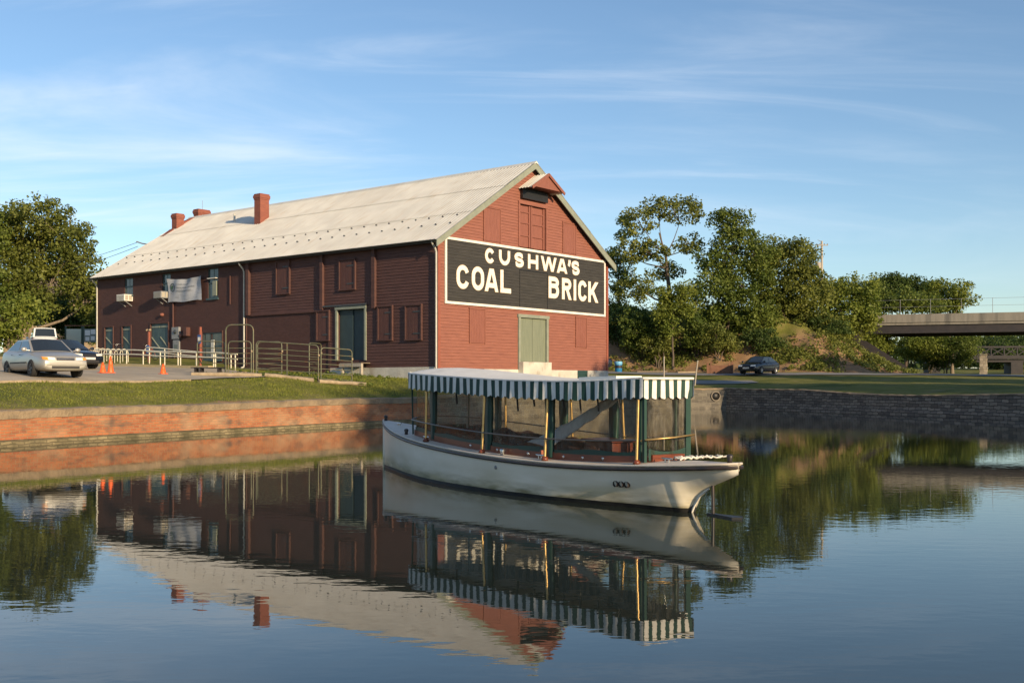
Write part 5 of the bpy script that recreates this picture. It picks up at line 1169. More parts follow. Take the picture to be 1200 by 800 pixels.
def panel_gate(name, label, a, b, h, rails, group='green tube livestock panels', arch=None):
    a = Vector((*a, gz(*a))); b = Vector((*b, gz(*b))); d = b-a; L = math.hypot(d.x, d.y); t = thing(name, label, 'livestock panel', a, math.atan2(d.y, d.x), group); sl_ = d.z/L
    def P(x, z): return (x, 0, z+sl_*x)
    def frame(x0, x1, z0, z1, r=.16):
        pts = [P(x0, z0-.0), P(x0, z1-r)]+[P(x0+r*(1-math.cos(k)), z1-r+r*math.sin(k)) for k in (.5, 1.05)]+[P(x0+r, z1), P(x1-r, z1)]+[P(x1-r+r*math.sin(k), z1-r+r*math.cos(k)) for k in (.5, 1.05)]+[P(x1, z1-r), P(x1, z0)]; return pts
    if arch:
        mb = MB(); mb.tube(frame(0, L, -.1, arch, .25), .032, 8); mb.build('arch', 'gatemetal', t); x0, x1 = .12, L-.10
    else: x0, x1 = 0, L
    mb = MB(); mb.tube(frame(x0, x1, -.05 if not arch else .12, h), .028, 8); mb.build('frame', 'gatemetal', t)
    for i in range(rails):
        z = .14+(h-.30)*i/(rails-.35)+.02*i*0; mb = MB(); mb.tube([P(x0, z), P(x1, z)], .021, 6); mb.build('rail', 'gatemetal', t)
    if L > 1.9:
        for f in (.5,): mb = MB(); mb.beam(P(x0+(x1-x0)*f, .1), P(x0+(x1-x0)*f, h), .055, .03, (0,1,0)); mb.build('upright', 'gatemetal', t)
    if not arch and L > 1.2:
        mb = MB(); mb.tube([P(.3*L, .12), P(.3*L, -.12)], .02, 6); mb.build('foot', 'gatemetal', t)
    mb = MB(); mb.lathe([(0,-.05),(.045,-.045),(.045,.045),(0,.05)], 8, P(x1+.02, h*.72)); mb.build('latch', 'timber', t)
panel_gate('livestock_fence', 'tube panel left of the tall arched gate', (-14.62,50.7), (-13.22,50.3), 1.60, 6)
panel_gate('livestock_gate', 'tall arched tube gate in the row of panels', (-13.15,50.15), (-11.85,50.0), 1.62, 6, arch=2.38)
panel_gate('livestock_fence', 'widest tube panel right of the arched gate, with a middle upright', (-11.72,50.0), (-8.80,49.6), 1.63, 6)
panel_gate('livestock_fence', 'rightmost tube panel in front of the loading door', (-8.68,49.6), (-7.42,50.6), 1.55, 6)
panel_gate('livestock_fence', 'tube panel standing behind the widest one', (-12.1,51.9), (-10.95,51.9), 1.62, 6)
panel_gate('livestock_fence', 'tube panel turned edge on behind the right end of the row', (-9.55,51.4), (-9.25,52.9), 1.6, 6)
def log(a, b, r, label):
    za, zb_ = gz(*a), gz(*b); t = (b[0]-a[0], b[1]-a[1], zb_-za); mb = MB(); n = 9; g = np.random.default_rng(int(r*1000))
    mb.tube([(a[0]+t[0]*i/n, a[1]+t[1]*i/n+g.normal(0,.012), za+t[2]*i/n+r*.8+g.normal(0,.008)) for i in range(n+1)], [r*(1+g.normal(0,.06)) for i in range(n+1)], 8); o = mb.build('timber_log', 'timber', None); return tag(o, label, 'timber', 'pale timbers edging the lot')
log((-14.3,48.7), (-11.25,49.05), .10, 'pale timber edging the grass below the arched gate'); log((-11.1,49.05), (-8.9,48.95), .105, 'pale timber edging the grass below the widest tube panel'); log((-8.65,48.85), (-6.75,50.4), .095, 'pale timber edging the grass below the rightmost tube panel')
def trough():
    x, y = -14.4, 49.7; t = thing('bench', 'low dark slatted bench before the left tube panel', 'bench', (x, y, gz(x, y)), -.15)
    for i in range(3): mb = MB(); mb.box((-.15,-.22+i*.15,.36), (1.35,-.09+i*.15,.40)); mb.build('slat', 'girder', t)
    for u in (.0, .25, 1.1): mb = MB(); mb.box((u,-.18,-.05), (u+.07,.18,.355)); mb.build('leg', 'girder', t)
trough()
def stone(x, y, s, label):
    g = np.random.default_rng(int(abs(x)*100)); mb = MB(); rows = []
    for i in range(6):
        a = math.pi*i/5; rows.append([(s*math.sin(a)*math.cos(b)*(1+g.normal(0,.12)), s*.8*math.sin(a)*math.sin(b)*(1+g.normal(0,.12)), s*.6*math.cos(a)) for b in np.linspace(0, 2*math.pi, 9)[:-1]])
    mb.grid(rows, closed=True); o = mb.build('stone', 'coping'); o.location = (x, y, gz(x, y)+s*.3); tag(o, label, 'stone')
stone(-12.9, 52.5, .22, 'pale stone on the grass behind the arched gate')
def noticeboards():
    x0, y0 = -33.3, 81.5; labs = ['blank pale noticeboard panel just right of the white van', 'noticeboard pinned with small papers between two pale boards', 'noticeboard with a green map nearest the warehouse corner', 'narrow pale noticeboard panel touching the warehouse corner']
    wid = [1.15, 1.0, 1.2, .75]; x = x0
    for i, (w, lb) in enumerate(zip(wid, labs)):
        y = y0+.4*i*0; z = gz(x, y); t = thing('noticeboard', lb, 'noticeboard', (x, y, z), 0, 'noticeboards beside the warehouse')
        mb = MB(); mb.box((0,-.04,.75), (w,.02,1.75)); mb.build('board', pm('board paper', [(.40,.46,.42),(.16,.20,.19),(.48,.52,.47),(.46,.50,.46)][i]), t)
        for a in (-.06, w-.0): mb = MB(); mb.box((a,-.07,-.1), (a+.09,.05,1.95)); mb.build('post', 'framegreen', t)
        mb = MB(); mb.box((-.06,-.12,1.96), (w+.09,.10,2.02)); mb.build('cap', 'brownwood', t)
        if i == 1:
            for a, b, c, d in ((.12,.5,1.25,1.65),(.55,.9,1.35,1.7),(.15,.45,.85,1.15),(.55,.85,.9,1.2)): mb = MB(); mb.box((a,-.05,c), (b,-.042,d)); mb.build('paper', 'carwhite', t)
        if i == 2:
            mb = MB(); mb.prism([(.3,-.05,1.6),(.55,-.05,1.65),(.5,-.05,1.3),(.62,-.05,1.1),(.42,-.05,1.2)], (0,.008,0)); mb.build('map_drawing', 'doorgreen', t)
            mb = MB(); mb.prism([(.35,-.05,.82),(1.0,-.05,.82),(.95,-.05,1.0),(.7,-.05,1.02),(.5,-.05,.96)], (0,.008,0)); mb.build('map_picture', 'black', t)
        x += w+.16
noticeboards()

# ------------------------------------------------------------------ right bank things
def barrel():
    x, y = 9.1, 93.3; t = thing('barrel', 'blue barrel with a pale lid near the warehouse corner', 'barrel', (x, y, gz(x, y)))
    mb = MB(); mb.lathe([(0,0),(.30,0),(.31,.05),(.30,.28),(.325,.31),(.30,.34),(.30,.60),(.325,.63),(.30,.66),(.30,.86)], 20); mb.build('body', 'bluebarrel', t)
    mb = MB(); mb.lathe([(.303,.66),(.335,.70),(.335,.84),(.325,.90),(.28,.93),(0,.94)], 20); mb.build('lid', 'paleblue', t)
    mb = MB(); mb.lathe([(.304,.35),(.312,.37),(.312,.57),(.304,.59)], 20); mb.build('band', 'girder', t)
    t.scale = (1.0,)*3
barrel()
def planter():
    x, y = 16.4, 91.5; t = thing('wooden_planter', 'weathered brown wooden box with corner posts beside the black hatchback', 'planter', (x, y, gz(x, y)+.06), R(-8))
    mb = MB()
    for k in range(4): mb.box((0,-.06,.02+k*.17), (2.0,0,.18+k*.17)); mb.box((0,.9,.02+k*.17), (2.0,.96,.18+k*.17)); mb.box((-.03,.0,.02+k*.17), (.03,.9,.18+k*.17)); mb.box((1.97,.0,.02+k*.17), (2.03,.9,.18+k*.17))
    mb.build('boards', 'brownwood', t)
    for a, b in ((-.08,-.1),(.22,-.08),(1.72,-.08),(1.98,-.1),(.0,.9),(1.95,.9)): mb = MB(); mb.box((a,b,0), (a+.13,b+.12,random.uniform(.85,1.0))); mb.build('post', 'brownwood', t)
    mb = MB(); mb.grid([[(.05+1.9*i/8, .05+.8*j/4, .55+.05*math.sin(i*2+j)) for i in range(9)] for j in range(5)]); mb.build('soil', 'bark', t, fixn=False)
planter()
def plain_post(x, y, h, lean, label, mat, r):
    t = thing('marker_post', label, 'post', (x, y, gz(x, y)))
    mb = MB(); mb.tube([(0,0,-.2),(lean*.5,0,h*.5),(lean,0,h)], [r,r*.97,r*.9], 8); mb.build('shaft', mat, t)
    mb = MB(); mb.lathe([(r*.95,h-.02),(r*1.15,h),(r*1.15,h+.04),(0,h+.06)], 8, (lean,0,0)); mb.build('cap', mat, t)
plain_post(11.35, 81.5, 1.75, 0, 'pale slim upright post on the lawn behind the boat canopy', 'polegrey', .05); plain_post(13.1, 78.3, 1.75, .22, 'pale leaning post above the stern corner of the boat canopy', 'polegrey', .05)
def timber_pile():
    g = np.random.default_rng(9)
    for i, (x, y, l, lb) in enumerate(((14.0,92.3,1.6,'short pale plank on the dirt left of the wooden planter'),(10.6,92.6,2.6,'long grey plank on the dirt right of the blue barrel'))):
        t = tag(None or MB().beam((0,0,.08), (l,.2,.10), .25, .12).build('plank', 'timber' if i == 0 else 'polewood'), lb, 'plank'); t.location = (x, y, gz(x, y)+.02)
timber_pile()
def utility_pole(x, y, ztop, label, r, arms, transformer, mat):
    z = gz(x, y); h = ztop-z; t = thing('utility_pole', label, 'utility pole', (x, y, z)); mb = MB(); mb.tube([(0,0,-.5),(0,0,h)], [r*1.25, r*.8], 10); mb.build('shaft', mat, t)
    if arms:
        mb = MB(); mb.beam((-.65,-.15,h-.5), (.65,-.15,h-.5), .09, .10); mb.build('crossarm', mat, t)
        for a in (-.6,-.25,.25,.6): mb = MB(); mb.lathe([(.03,0),(.06,.04),(.05,.12),(.07,.15),(.0,.2)], 8, (a,-.15,h-.49)); mb.build('insulator', 'greycase', t)
        mb = MB(); mb.tube([(0,0,h-.1),(-.5,-.15,h+.1)], .03, 5); mb.build('bracket', 'greycase', t)
    if transformer: mb = MB(); mb.lathe([(0,-.8),(.26,-.8),(.28,-.75),(.28,.1),(.2,.18),(0,.2)], 14, (-.42,-.1,h-2.6)); mb.build('transformer', 'polegrey', t)
utility_pole(35.2, 124, 17.9, 'tall utility pole with crossarm and grey transformer rising above the trees', .15, True, True, 'polegrey')
utility_pole(17.2, 102, 9.4, 'slim dark pole standing among the bushes left of the wooden planter', .10, False, False, 'polewood')
def wire(a, b, sag, label):
    mb = MB(); mb.tube([(a[0]+(b[0]-a[0])*i/20, a[1]+(b[1]-a[1])*i/20, a[2]+(b[2]-a[2])*i/20-sag*4*(i/20)*(1-i/20)) for i in range(21)], .018, 5); tag(mb.build('overhead_wire', 'greycase'), label, 'wire')
x_, y_, _ = bworld(3.75, 32.9)
wire((x_, y_, 11.9), (-75, 140, 15.0), 1.2, 'upper thin overhead wire reaching the far roof corner'); wire((x_, y_, 11.6), (-75, 140, 13.6), 1.2, 'lower thin overhead wire reaching the far roof corner')
# bridges
def bridge():
    a, b = Vector((36.8, 113, 0)), Vector((76, 99, 0)); d = (b-a).normalized(); L = (b-a).length; t = thing('road_bridge', 'grey concrete road bridge with a dark girder and wire fence', 'bridge', a, math.atan2(d.y, d.x))
    def zt(x): return 8.80+.012*x*0
    mb = MB(); mb.box((0,-.15,7.96), (L,.35,8.80)); mb.build('parapet', 'bridgeconc', t)
    mb = MB(); mb.box((0,9.0,7.96), (L,9.4,8.75)); mb.build('parapet', 'bridgeconc', t)
    mb = MB(); mb.box((.0,-.05,7.7), (L,9.3,7.955)); mb.build('deck_slab', 'bridgeconc', t)
    for y in (.15, 3.1, 6.2, 8.9):
        mb = MB(); mb.box((-.5,y-.03,6.92), (L,y+.03,7.695)); mb.box((-.5,y-.2,6.86), (L,y+.2,6.918)); mb.build('girder', 'girder', t)
    mb = MB(); mb.box((-3.2,-.6,2.0), (-.4,9.6,7.35)); mb.build('abutment', 'girder', t)
    mb = MB(); mb.prism([(-.39,-.5,6.3),(6.6,-.5,1.6),(-.39,-.5,1.6)], (0,10,0)); mb.build('abutment_slope_shaded', 'girder', t)  # dark colour stands for the bridge's shadow on this slope
    f = thing('bridge_fence', 'thin wire fence on top of the road bridge', 'fence', a+Vector((0,0,8.8)), math.atan2(d.y, d.x))
    for i in range(15): mb = MB(); x = .3+i*2.9; mb.tube([(x,.1,0),(x,.1,1.5)], .024, 6); mb.build('post', 'greycase', f)
    for z in (.75, 1.47): mb = MB(); mb.tube([(0,.1,z),(L,.1,z)], .014, 6); mb.build('rail', 'greycase', f)
bridge()
def far_bridge():
    a, b = Vector((58, 148, 0)), Vector((100, 140, 0)); d = (b-a).normalized(); L = (b-a).length; t = thing('truss_bridge', 'low dark lattice bridge in the distance under the road bridge', 'bridge', a, math.atan2(d.y, d.x))
    for z, h in ((5.0,.5),(6.5,.25)): mb = MB(); mb.box((0,0,z), (L,.3,z+h)); mb.build('chord', 'girder', t)
    mb = MB(); n = 26
    for i in range(n): x0, x1 = L*i/n, L*(i+1)/n; mb.beam((x0,.15,5.5), (x1,.15,6.5), .12, .12); mb.beam((x1,.15,5.5), (x0,.15,6.5), .10, .10); mb.beam((x0,.1,5.5), (x0,.1,6.5), .14, .14)
    mb.build('lattice', 'girder', t); mb = MB(); mb.box((-1.5,-.5,1), (0,3.5,5.6)); mb.build('pier', 'girder', t); mb = MB(); mb.box((9,-.3,1), (10.5,3.5,4.59)); mb.build('pier', 'girder', t); mb = MB(); mb.box((0,.31,4.6), (L,4,4.95)); mb.build('deck', 'girder', t)
far_bridge()
def pillar():
    x, y = 47.3, 109.5; t = thing('stone_pillar', 'sunlit rough stone pillar under the road bridge', 'pillar', (x, y, gz(x, y)-.1), R(-25))
    g = np.random.default_rng(2); mb = MB(); rows = []
    for i in range(11):
        z = i*.20; w = .36-.012*i*.5; rows.append([(sx*w+g.normal(0,.02), sy*w*1.6+g.normal(0,.02), z) for sx, sy in ((-1,-1),(0,-1),(1,-1),(1,0),(1,1),(0,1),(-1,1),(-1,0))])
    mb.grid(rows, smooth=False, closed=True); mb.build('shaft', 'stonepillar', t); mb = MB(); mb.box((-.36,-.58,1.99), (.36,.58,2.10)); bevel(mb.build('cap_stone', 'stonepillar', t), .04)
pillar()
def house(name, label, x, y, rz, w, d, h, rh, wall, roof, wins, z=None):
    z = gz(x, y) if z is None else z; t = thing(name, label, 'house', (x, y, z), rz); mb = MB(); mb.box((0,0,-1), (w,d,h)); mb.prism([(0,0,h),(0,d/2,h+rh),(0,d,h)], (w,0,0)); mb.build('wall', wall, t)
    mb = MB()
    for s in (0, 1):
        e = [(-.4,-.4,h-.4*rh*2/d),(-.4,d/2,h+rh),(w+.4,d/2,h+rh),(w+.4,-.4,h-.4*rh*2/d)]; e = [(a, b if not s else d-b, c+.03) for a, b, c in e]; mb.prism(e, (0,0,.15))
    mb.build('roof', roof, t)
    for i in range(wins):
        mb = MB(); a = w*(i+.5)/wins; mb.box((a-.5,-.06,h*.45), (a+.5,.02,h*.8)); o = mb.build('window', 'signwhite', t); mb = MB(); mb.box((a-.42,-.08,h*.48), (a+.42,-.062,h*.77)); mb.build('pane', 'glassdark', o)
house('shed', 'pale roofed shed glimpsed between the bushes behind the slim pole', 15.2, 121, .1, 8, 7, 2.6, 1.6, 'carwhite', 'paleroof' if 'paleroof' in M else 'sash', 3, 4.9)
house('house', 'cream house glimpsed through the big tree on the left', -55, 118, .35, 10, 8, 6, 2.5, 'coping', 'polewood', 4)

# ------------------------------------------------------------------ trees
F_PX = 1279.
def wpt(px, py, Y): return np.array([(px-600)/F_PX*Y, Y, 1.75+(449-py)/F_PX*Y])
def leaves(centers, radii, n_per, size, g, flat=.7):
    """leaf-shaped faces scattered through clumps; returns (n*4,3)"""
    c = np.repeat(centers, n_per, 0); r = np.repeat(radii, n_per); n = len(c)
    d = g.normal(size=(n, 3)); d /= np.linalg.norm(d, axis=1)[:, None]; rad = r*g.uniform(.15, 1, n)**.5*1.05; p = c+d*rad[:, None]*np.array([1, 1, flat])
    nrm = d*.55+g.normal(size=(n, 3))*.75+np.array([0, 0, .45]); nrm /= np.linalg.norm(nrm, axis=1)[:, None]
    t = np.cross(nrm, g.normal(size=(n, 3))); t /= np.linalg.norm(t, axis=1)[:, None]+1e-9; b = np.cross(nrm, t)
    L = size*g.uniform(.6, 1.35, n)[:, None]; w = L*g.uniform(.5, .8, n)[:, None]; k = nrm*L*g.uniform(-.15, .15, n)[:, None]
    q = np.stack([p-t*L*.5, p+b*w*.5+k, p+t*L*.5, p-b*w*.5+k], 1); return q.reshape(-1, 3), n
def tree(name, label, cat, px, Y, blobs, leaf, size=.34, dens=1.0, seed=1, trunk=.22, bark='bark', group=None, gap=.0, clump=.9, stems=1, depth=1.0, per=56):
    g = np.random.default_rng(seed); x = (px-600)/F_PX*Y; z0 = gz(x, Y); t = thing(name, label, cat, (x, Y, z0), 0, group); o = np.array([x, Y, z0]); m = Y/F_PX
    C = []; Rr = []; ends = []
    for bx, by, rx, ry in blobs:
        c = wpt(bx, by, Y)-o; ax, az = rx*m*1.1, ry*m*1.06; ay = (ax+az)/2*depth; c[1] += g.uniform(-.6, .6)*ay; ends.append((c, min(ax, az)))
        nc = max(6, int(dens*5.6*(ax*az+ax*ay+ay*az)/(clump**2)/1.5)); d = g.normal(size=(nc, 3)); d /= np.linalg.norm(d, axis=1)[:, None]
        rr = g.uniform(.12, 1.0, nc)**.42; p = c+d*rr[:, None]*np.array([ax, ay, az])
        keep = g.uniform(size=nc) > gap; C.append(p[keep]); Rr.append((clump*g.uniform(.55, 1.2, nc))[keep])
    C = np.concatenate(C); Rr = np.concatenate(Rr); Rr = np.minimum(Rr, 1.6); ok = C[:, 2] > .15; C, Rr = C[ok], Rr[ok]
    v, n = leaves(C, Rr, per, size*.74, g); ok = np.repeat(v.reshape(-1, 4, 3)[:, :, 2].min(1) > .02, 4); v = v[ok]; fastmesh('crown', v, len(v)//4, 4, leaf, t)
    mb = MB(); top = max(e[0][2] for e in ends); cx = np.mean([e[0][0] for e in ends]); cy = np.mean([e[0][1] for e in ends])
    for st in range(stems):
        ox = (st-(stems-1)/2)*trunk*3.5; hgt = top*.78; k = 8; tp = [np.array([ox*.4+cx*(i/k)**2*.8+ox*(i/k)*2+g.normal(0, .06)*(i > 0), cy*(i/k)**2*.8+g.normal(0, .06)*(i > 0), -.3+(hgt+.3)*i/k]) for i in range(k+1)]
        mb.tube([tuple(p) for p in tp], [trunk*(1.35-.25*min(i, 1))*(1-.85*i/k) if i == 0 else trunk*(1-.85*i/k)+.015 for i in range(k+1)], 8)
        for e, r in ends:
            cand = [i for i in range(2, k) if tp[i][2] < e[2]*.9]; i0 = cand[-1] if cand else 2; i0 = max(1, i0-int(g.integers(0, 2))); a = tp[i0]; rad = max(.03, trunk*(1-.8*i0/k)*.55)
            mid = (a+e)/2+np.array([0, 0, -.08*np.linalg.norm(e-a)])+g.normal(0, .12, 3); mb.tube([tuple(a), tuple(mid), tuple(e)], [rad, rad*.7, rad*.3], 6)
            near = C[np.linalg.norm(C-e, axis=1) < r*1.5]
            for q in near[:6]: mb.tube([tuple(mid*.4+e*.6), tuple((e+q)/2+g.normal(0, .08, 3)), tuple(q)], [rad*.4, rad*.25, .012], 5)
    mb.build('trunk', bark, t); return t
TG = 'trees and bushes on the bank behind the road'
tree('tree', 'tallest open crowned tree right of the warehouse, its limbs showing between leaf clumps', 'tree', 787, 107, [(748,262,17,20),(772,243,18,13),(800,250,22,17),(735,300,14,18),(762,296,19,15),(806,284,15,15),(780,318,20,10),(745,338,20,18)], 'leafD', .36, .66, 11, .30, 'bark', TG, .2, .85)
tree('tree', 'narrow tree with a bare upper stem touching the right eave of the warehouse', 'tree', 724, 110, [(731,268,9,12),(723,300,10,14),(728,330,13,16),(722,362,16,16)], 'leafA', .34, .9, 12, .16, 'bark', TG, .1, .8)
tree('tree', 'broad bushy tree with a pointed top left of the black hatchback', 'tree', 852, 104, [(846,258,13,14),(864,278,22,16),(846,305,30,22),(832,345,28,26),(872,335,32,28),(888,302,20,22),(848,382,30,22),(884,378,26,22),(868,258,10,10)], 'leafA', .36, 1.0, 13, .26, 'bark', TG)
tree('tree', 'rounded tree above the black hatchback with a slightly paler crown', 'tree', 918, 106, [(905,298,24,18),(926,306,27,22),(942,338,28,24),(908,342,28,24),(926,372,32,22),(908,394,24,12)], 'leafD', .36, 1.0, 14, .24, 'bark', TG)
tree('tree', 'yellow green tree below the utility pole', 'tree', 986, 110, [(964,344,20,18),(985,346,22,22),(1006,343,22,18),(992,376,32,22),(960,372,24,22),(1010,374,18,20)], 'leafC', .36, .9, 15, .22, 'bark', TG)
tree('tree', 'dark wide crowned tree rising behind the others left of the bridge fence', 'tree', 1062, 138, [(1045,332,20,9),(1066,334,24,11),(1032,340,14,10),(1086,342,16,9),(1060,352,30,10)], 'leafB', .42, 1.1, 16, .25, 'bark', TG)
tree('tree', 'rounded sunlit tree directly left of the bridge fence', 'tree', 1116, 131, [(1104,337,15,12),(1124,345,16,14),(1094,352,16,9),(1112,358,24,10)], 'leafC', .40, .9, 17, .22, 'barkpale', TG, .1)
tree('tree', 'mid green tree crowding the left end of the bridge parapet', 'tree', 1040, 117, [(1028,352,20,16),(1056,352,20,13),(1086,356,22,11),(1018,378,18,18),(1012,345,12,12)], 'leafA', .36, 1.0, 18, .2, 'bark', TG)
tree('tree', 'small bright green tree standing in front of the tall open tree', 'tree', 789, 99, [(778,344,12,10),(800,342,15,11),(789,358,18,14),(785,380,12,14),(774,366,10,9),(804,362,9,9)], 'leafC', .30, 1.0, 19, .11, 'bark', TG, .05, .7)
BG = 'bushes on the bank behind the road'
for px, Y, bl, lf, sd, lb in [(726,104,[(722,384,15,18),(734,376,12,16)],'leafB',21,'dark bush touching the lower right wall edge of the warehouse'),(752,102,[(746,382,20,22),(764,388,16,18),(750,402,18,8)],'leafA',22,'tall green bush left of the small bright tree'),(772,100,[(768,404,14,10),(780,398,12,12)],'leafD',23,'low olive bush at the foot of the small bright tree'),
    (818,101,[(814,386,12,22),(824,396,14,16)],'leafA',24,'upright bush right beside the slim dark pole'),(842,100,[(838,396,16,16),(852,402,14,10)],'leafD',25,'olive bush above the wooden planter'),(895,101,[(890,398,18,14),(905,404,14,8)],'leafB',26,'dark bush directly above the black hatchback roof'),
    (975,104,[(968,392,18,22),(984,396,16,20)],'leafB',27,'dark green bush at the foot of the yellow green tree'),(960,106,[(950,378,18,16),(968,384,16,16)],'leafD',33,'olive bush on the shoulder of the bank above the bare soil'),(940,104,[(936,392,20,16),(950,398,14,10)],'leafA',28,'green bush on the slope right of the black hatchback'),(1022,115,[(1018,398,16,16),(1030,402,12,12)],'leafC',29,'pale bush under the left end of the bridge girder'),
    (1066,128,[(1062,408,24,14),(1084,404,22,16)],'leafC',30,'sunlit bush under the bridge just right of the sloping abutment'),(1108,127,[(1100,412,20,20),(1124,410,22,22)],'leafA',31,'dense green bush under the bridge left of the stone pillar'),(1090,135,[(1086,398,28,14),(1120,398,26,12)],'leafA',32,'bush behind the others under the bridge girder')]:
    tree('bush', lb, 'bush', px, Y, bl, lf, .30, 1.0, sd, .07, 'bark', BG, .0, .75, 3)
HG = 'bushes along the crest of the bank'
for px, Y, bl, sd, lb in [(735,116,[(722,378,22,20),(748,380,22,18)],71,'dark bush on the crest behind the narrow tree'),(800,118,[(785,384,24,18),(815,380,26,20)],72,'dark bush on the crest behind the slim pole'),(870,117,[(850,384,26,18),(885,382,26,20)],73,'dark bush on the crest under the broad bushy tree'),(935,118,[(920,380,24,22),(952,384,24,20)],74,'dark bush on the crest under the rounded tree'),(1000,119,[(978,388,22,18),(1006,388,20,18)],75,'dark bush on the crest beside the bridge end')]:
    tree('bush', lb, 'bush', px, Y, bl, 'leafB', .36, .8, sd, .08, 'bark', HG, .0, .9, 3)
FG = 'far trees beyond the bridges'
for px, Y, bl, lf, sd, lb in [(1168,172,[(1160,420,22,20),(1180,416,24,22)],'leafB',41,'dark far tree between the stone pillar and the lattice bridge'),(1210,175,[(1200,416,24,22),(1225,412,24,26)],'leafB',42,'dark far tree at the right edge under the lattice bridge'),(1190,210,[(1175,404,26,16),(1205,402,26,18),(1150,404,20,14)],'leafA',43,'paler far tree behind the lattice bridge'),(1135,190,[(1125,412,24,18),(1150,414,20,18)],'leafB',44,'dark far tree just left of the stone pillar')]:
    tree('tree', lb, 'tree', px, Y, bl, lf, .55, .9, sd, .2, 'bark', FG, 0, 1.5)
LG = 'trees beside the parking lot'
tree('tree', 'large broad tree filling the left edge behind the silver car', 'tree', 36, 93, [(18,264,32,26),(54,258,34,22),(86,284,27,24),(42,298,40,30),(100,318,22,24),(8,310,34,36),(62,334,38,30),(104,350,20,22),(24,352,34,30)], 'leafD', .36, 1.0, 51, .38, 'barkpale', LG, .04, .95)
tree('tree', 'tree cut by the left edge of the picture', 'tree', -36, 90, [(-26,275,36,34),(-36,330,40,40),(-10,340,26,30)], 'leafA', .38, 1.0, 52, .34, 'bark', LG)
tree('tree', 'dark shaded tree between the white minivan and the warehouse corner', 'tree', 88, 101, [(78,368,28,20),(104,366,14,22),(58,364,26,18),(90,388,26,12),(112,352,10,16)], 'leafB', .36, 1.1, 53, .2, 'bark', LG)
tree('bush', 'yellow green bush at the left edge behind the silver car', 'bush', 10, 84, [(6,374,24,22),(28,362,20,16),(0,394,20,12),(-14,376,20,20)], 'leafC', .34, .95, 54, .1, 'bark', LG)
tree('tree', 'sunlit tree peeping past the far left corner of the warehouse', 'tree', 120, 112, [(112,352,12,18),(108,385,12,20),(122,372,12,24)], 'leafC', .34, 1.0, 55, .16, 'bark', LG)
# more trees of the same kinds stand on the right bank, outside the picture, and shade the lawn and quay
src = [o for o in COL.objects if o.name == 'tree.002'][0]; hsrc = 13.0
for x, y, h, lb in ((34.5,57,12,'shade tree on the right bank nearest the lawn'),(38.5,50.5,12.5,'second shade tree along the right bank'),(42.5,44,13,'third shade tree along the right bank'),(46.5,38,13.5,'fourth shade tree along the right bank'),(50,31,14,'fifth shade tree along the right bank'),(42,60,13,'shade tree behind the right lawn'),(49,54,13.5,'second shade tree behind the right lawn'),(52,70,14,'shade tree near the bridge approach'),
    (43.8,18.6,20.5,'tall shade tree opposite the warehouse'),(43,-7,23.5,'tall shade tree opposite the grass bank'),(38.5,-2,21.5,'second tall shade tree opposite the grass bank'),(50,-20,28,'tallest shade tree opposite the grass bank')):
    copy_tree(src, (x, y, gz(x, y)-.1), random.uniform(0, 6), lb+' outside the right edge', 'shade trees on the right bank', h/hsrc)

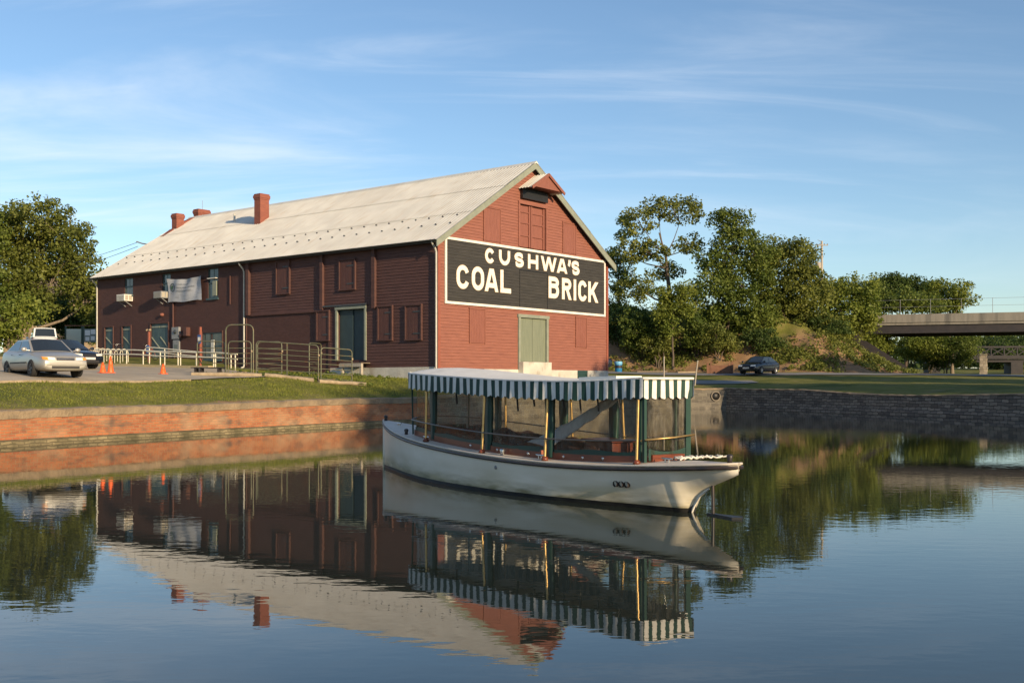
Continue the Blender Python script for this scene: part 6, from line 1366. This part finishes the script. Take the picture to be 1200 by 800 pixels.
# ------------------------------------------------------------------ grass blades and bank weeds
def scatter_grass():
    g = np.random.default_rng(3); n0 = 260000; P = np.column_stack([g.uniform(-26, 4, n0), g.uniform(27, 60, n0)]); sd = seg_sd(P, BASIN)
    lot = np.array([(-24,29),(-18.5,34.7),(-15.35,40.1),(-12.2,46.8),(-9.8,51.0),(-14.5,57.3),(-40,71),(-60,60)], float); lot[:, 0] += .12
    ld = seg_sd(P, lot); rel = P-np.array(BC); u = rel@np.array([.629,.777]); v = rel@np.array([-.777,.629])
    ok = (sd > .62) & (ld > .10) & ~((u > -.2) & (v > -.2)); thin = np.clip((sd-.6)/1.2, .12, 1); ok &= g.uniform(size=n0) < thin
    ok &= P[:, 1] > 27; P = P[ok]; n = len(P); z = terr(P); a = g.uniform(0, 2*np.pi, n); h = g.uniform(.018, .065, n)*(1+.7*(np.sin(P[:, 0]*1.7+np.sin(P[:, 1]*1.1)*2) > .6)); w = g.uniform(.008, .02, n); le = g.normal(0, .04, (n, 2))
    dx, dy = np.cos(a)*w, np.sin(a)*w; q = np.stack([np.column_stack([P[:, 0]-dx, P[:, 1]-dy, z-.01]), np.column_stack([P[:, 0]+dx, P[:, 1]+dy, z-.01]), np.column_stack([P[:, 0]+le[:, 0], P[:, 1]+le[:, 1], z+h])], 1)
    tag(fastmesh('grass', q.reshape(-1, 3), n, 3, 'bladeA'), kind='stuff')
scatter_grass()
def scatter_weeds():
    g = np.random.default_rng(4); n0 = 11000; P = np.column_stack([g.uniform(4, 44, n0), g.uniform(95, 118, n0)]); _, d = emb(P)
    dens = np.clip((np.sin(P[:, 0]*.5+1)*np.sin(P[:, 1]*.6+P[:, 0]*.2)+.35), .06, 1)*np.clip(d/4, .12, 1); ok = (d > -.6) & (d < 14) & (g.uniform(size=n0) < dens); P = P[ok]; z = terr(P)
    c = np.column_stack([P, z+.18]); v, n = leaves(c, g.uniform(.25, .7, len(c)), 26, .22, g, .7); tag(fastmesh('weeds', v, n, 4, 'leafD'), kind='stuff')
    P = np.concatenate([np.column_stack([g.uniform(-14, -6, 60), g.uniform(51.5, 57, 60)]), np.column_stack([g.uniform(-14.5, -6.5, 60), g.normal(50.4, .35, 60)])]); z = terr(P); rel = P-np.array(BC); ok = (rel@np.array([.629,.777])) < -.3
    c = np.column_stack([P, z+.08])[ok]; v, n = leaves(c, g.uniform(.12, .3, len(c)), 22, .10, g, .6); tag(fastmesh('weeds', v, n, 4, 'leafA'), kind='stuff')
scatter_weeds()

def far_wood():
    """distant wood that closes the view under and beyond the bridges"""
    g = np.random.default_rng(12); n = 520; ang = g.uniform(-.62, .62, n); r = g.uniform(215, 300, n); x = np.sin(ang)*r; y = np.cos(ang)*r; ok = (x > 30) | (x < -70)
    c = np.column_stack([x, y, terr(np.column_stack([x, y]))+g.uniform(.5, 8.5, n)*np.where(x > 0, .75, .9)])[ok]; v, k = leaves(c, g.uniform(1.6, 3.4, len(c)), 60, 1.1, g, .9); tag(fastmesh('far_wood', v, k, 4, 'leafB'), kind='stuff')
far_wood()
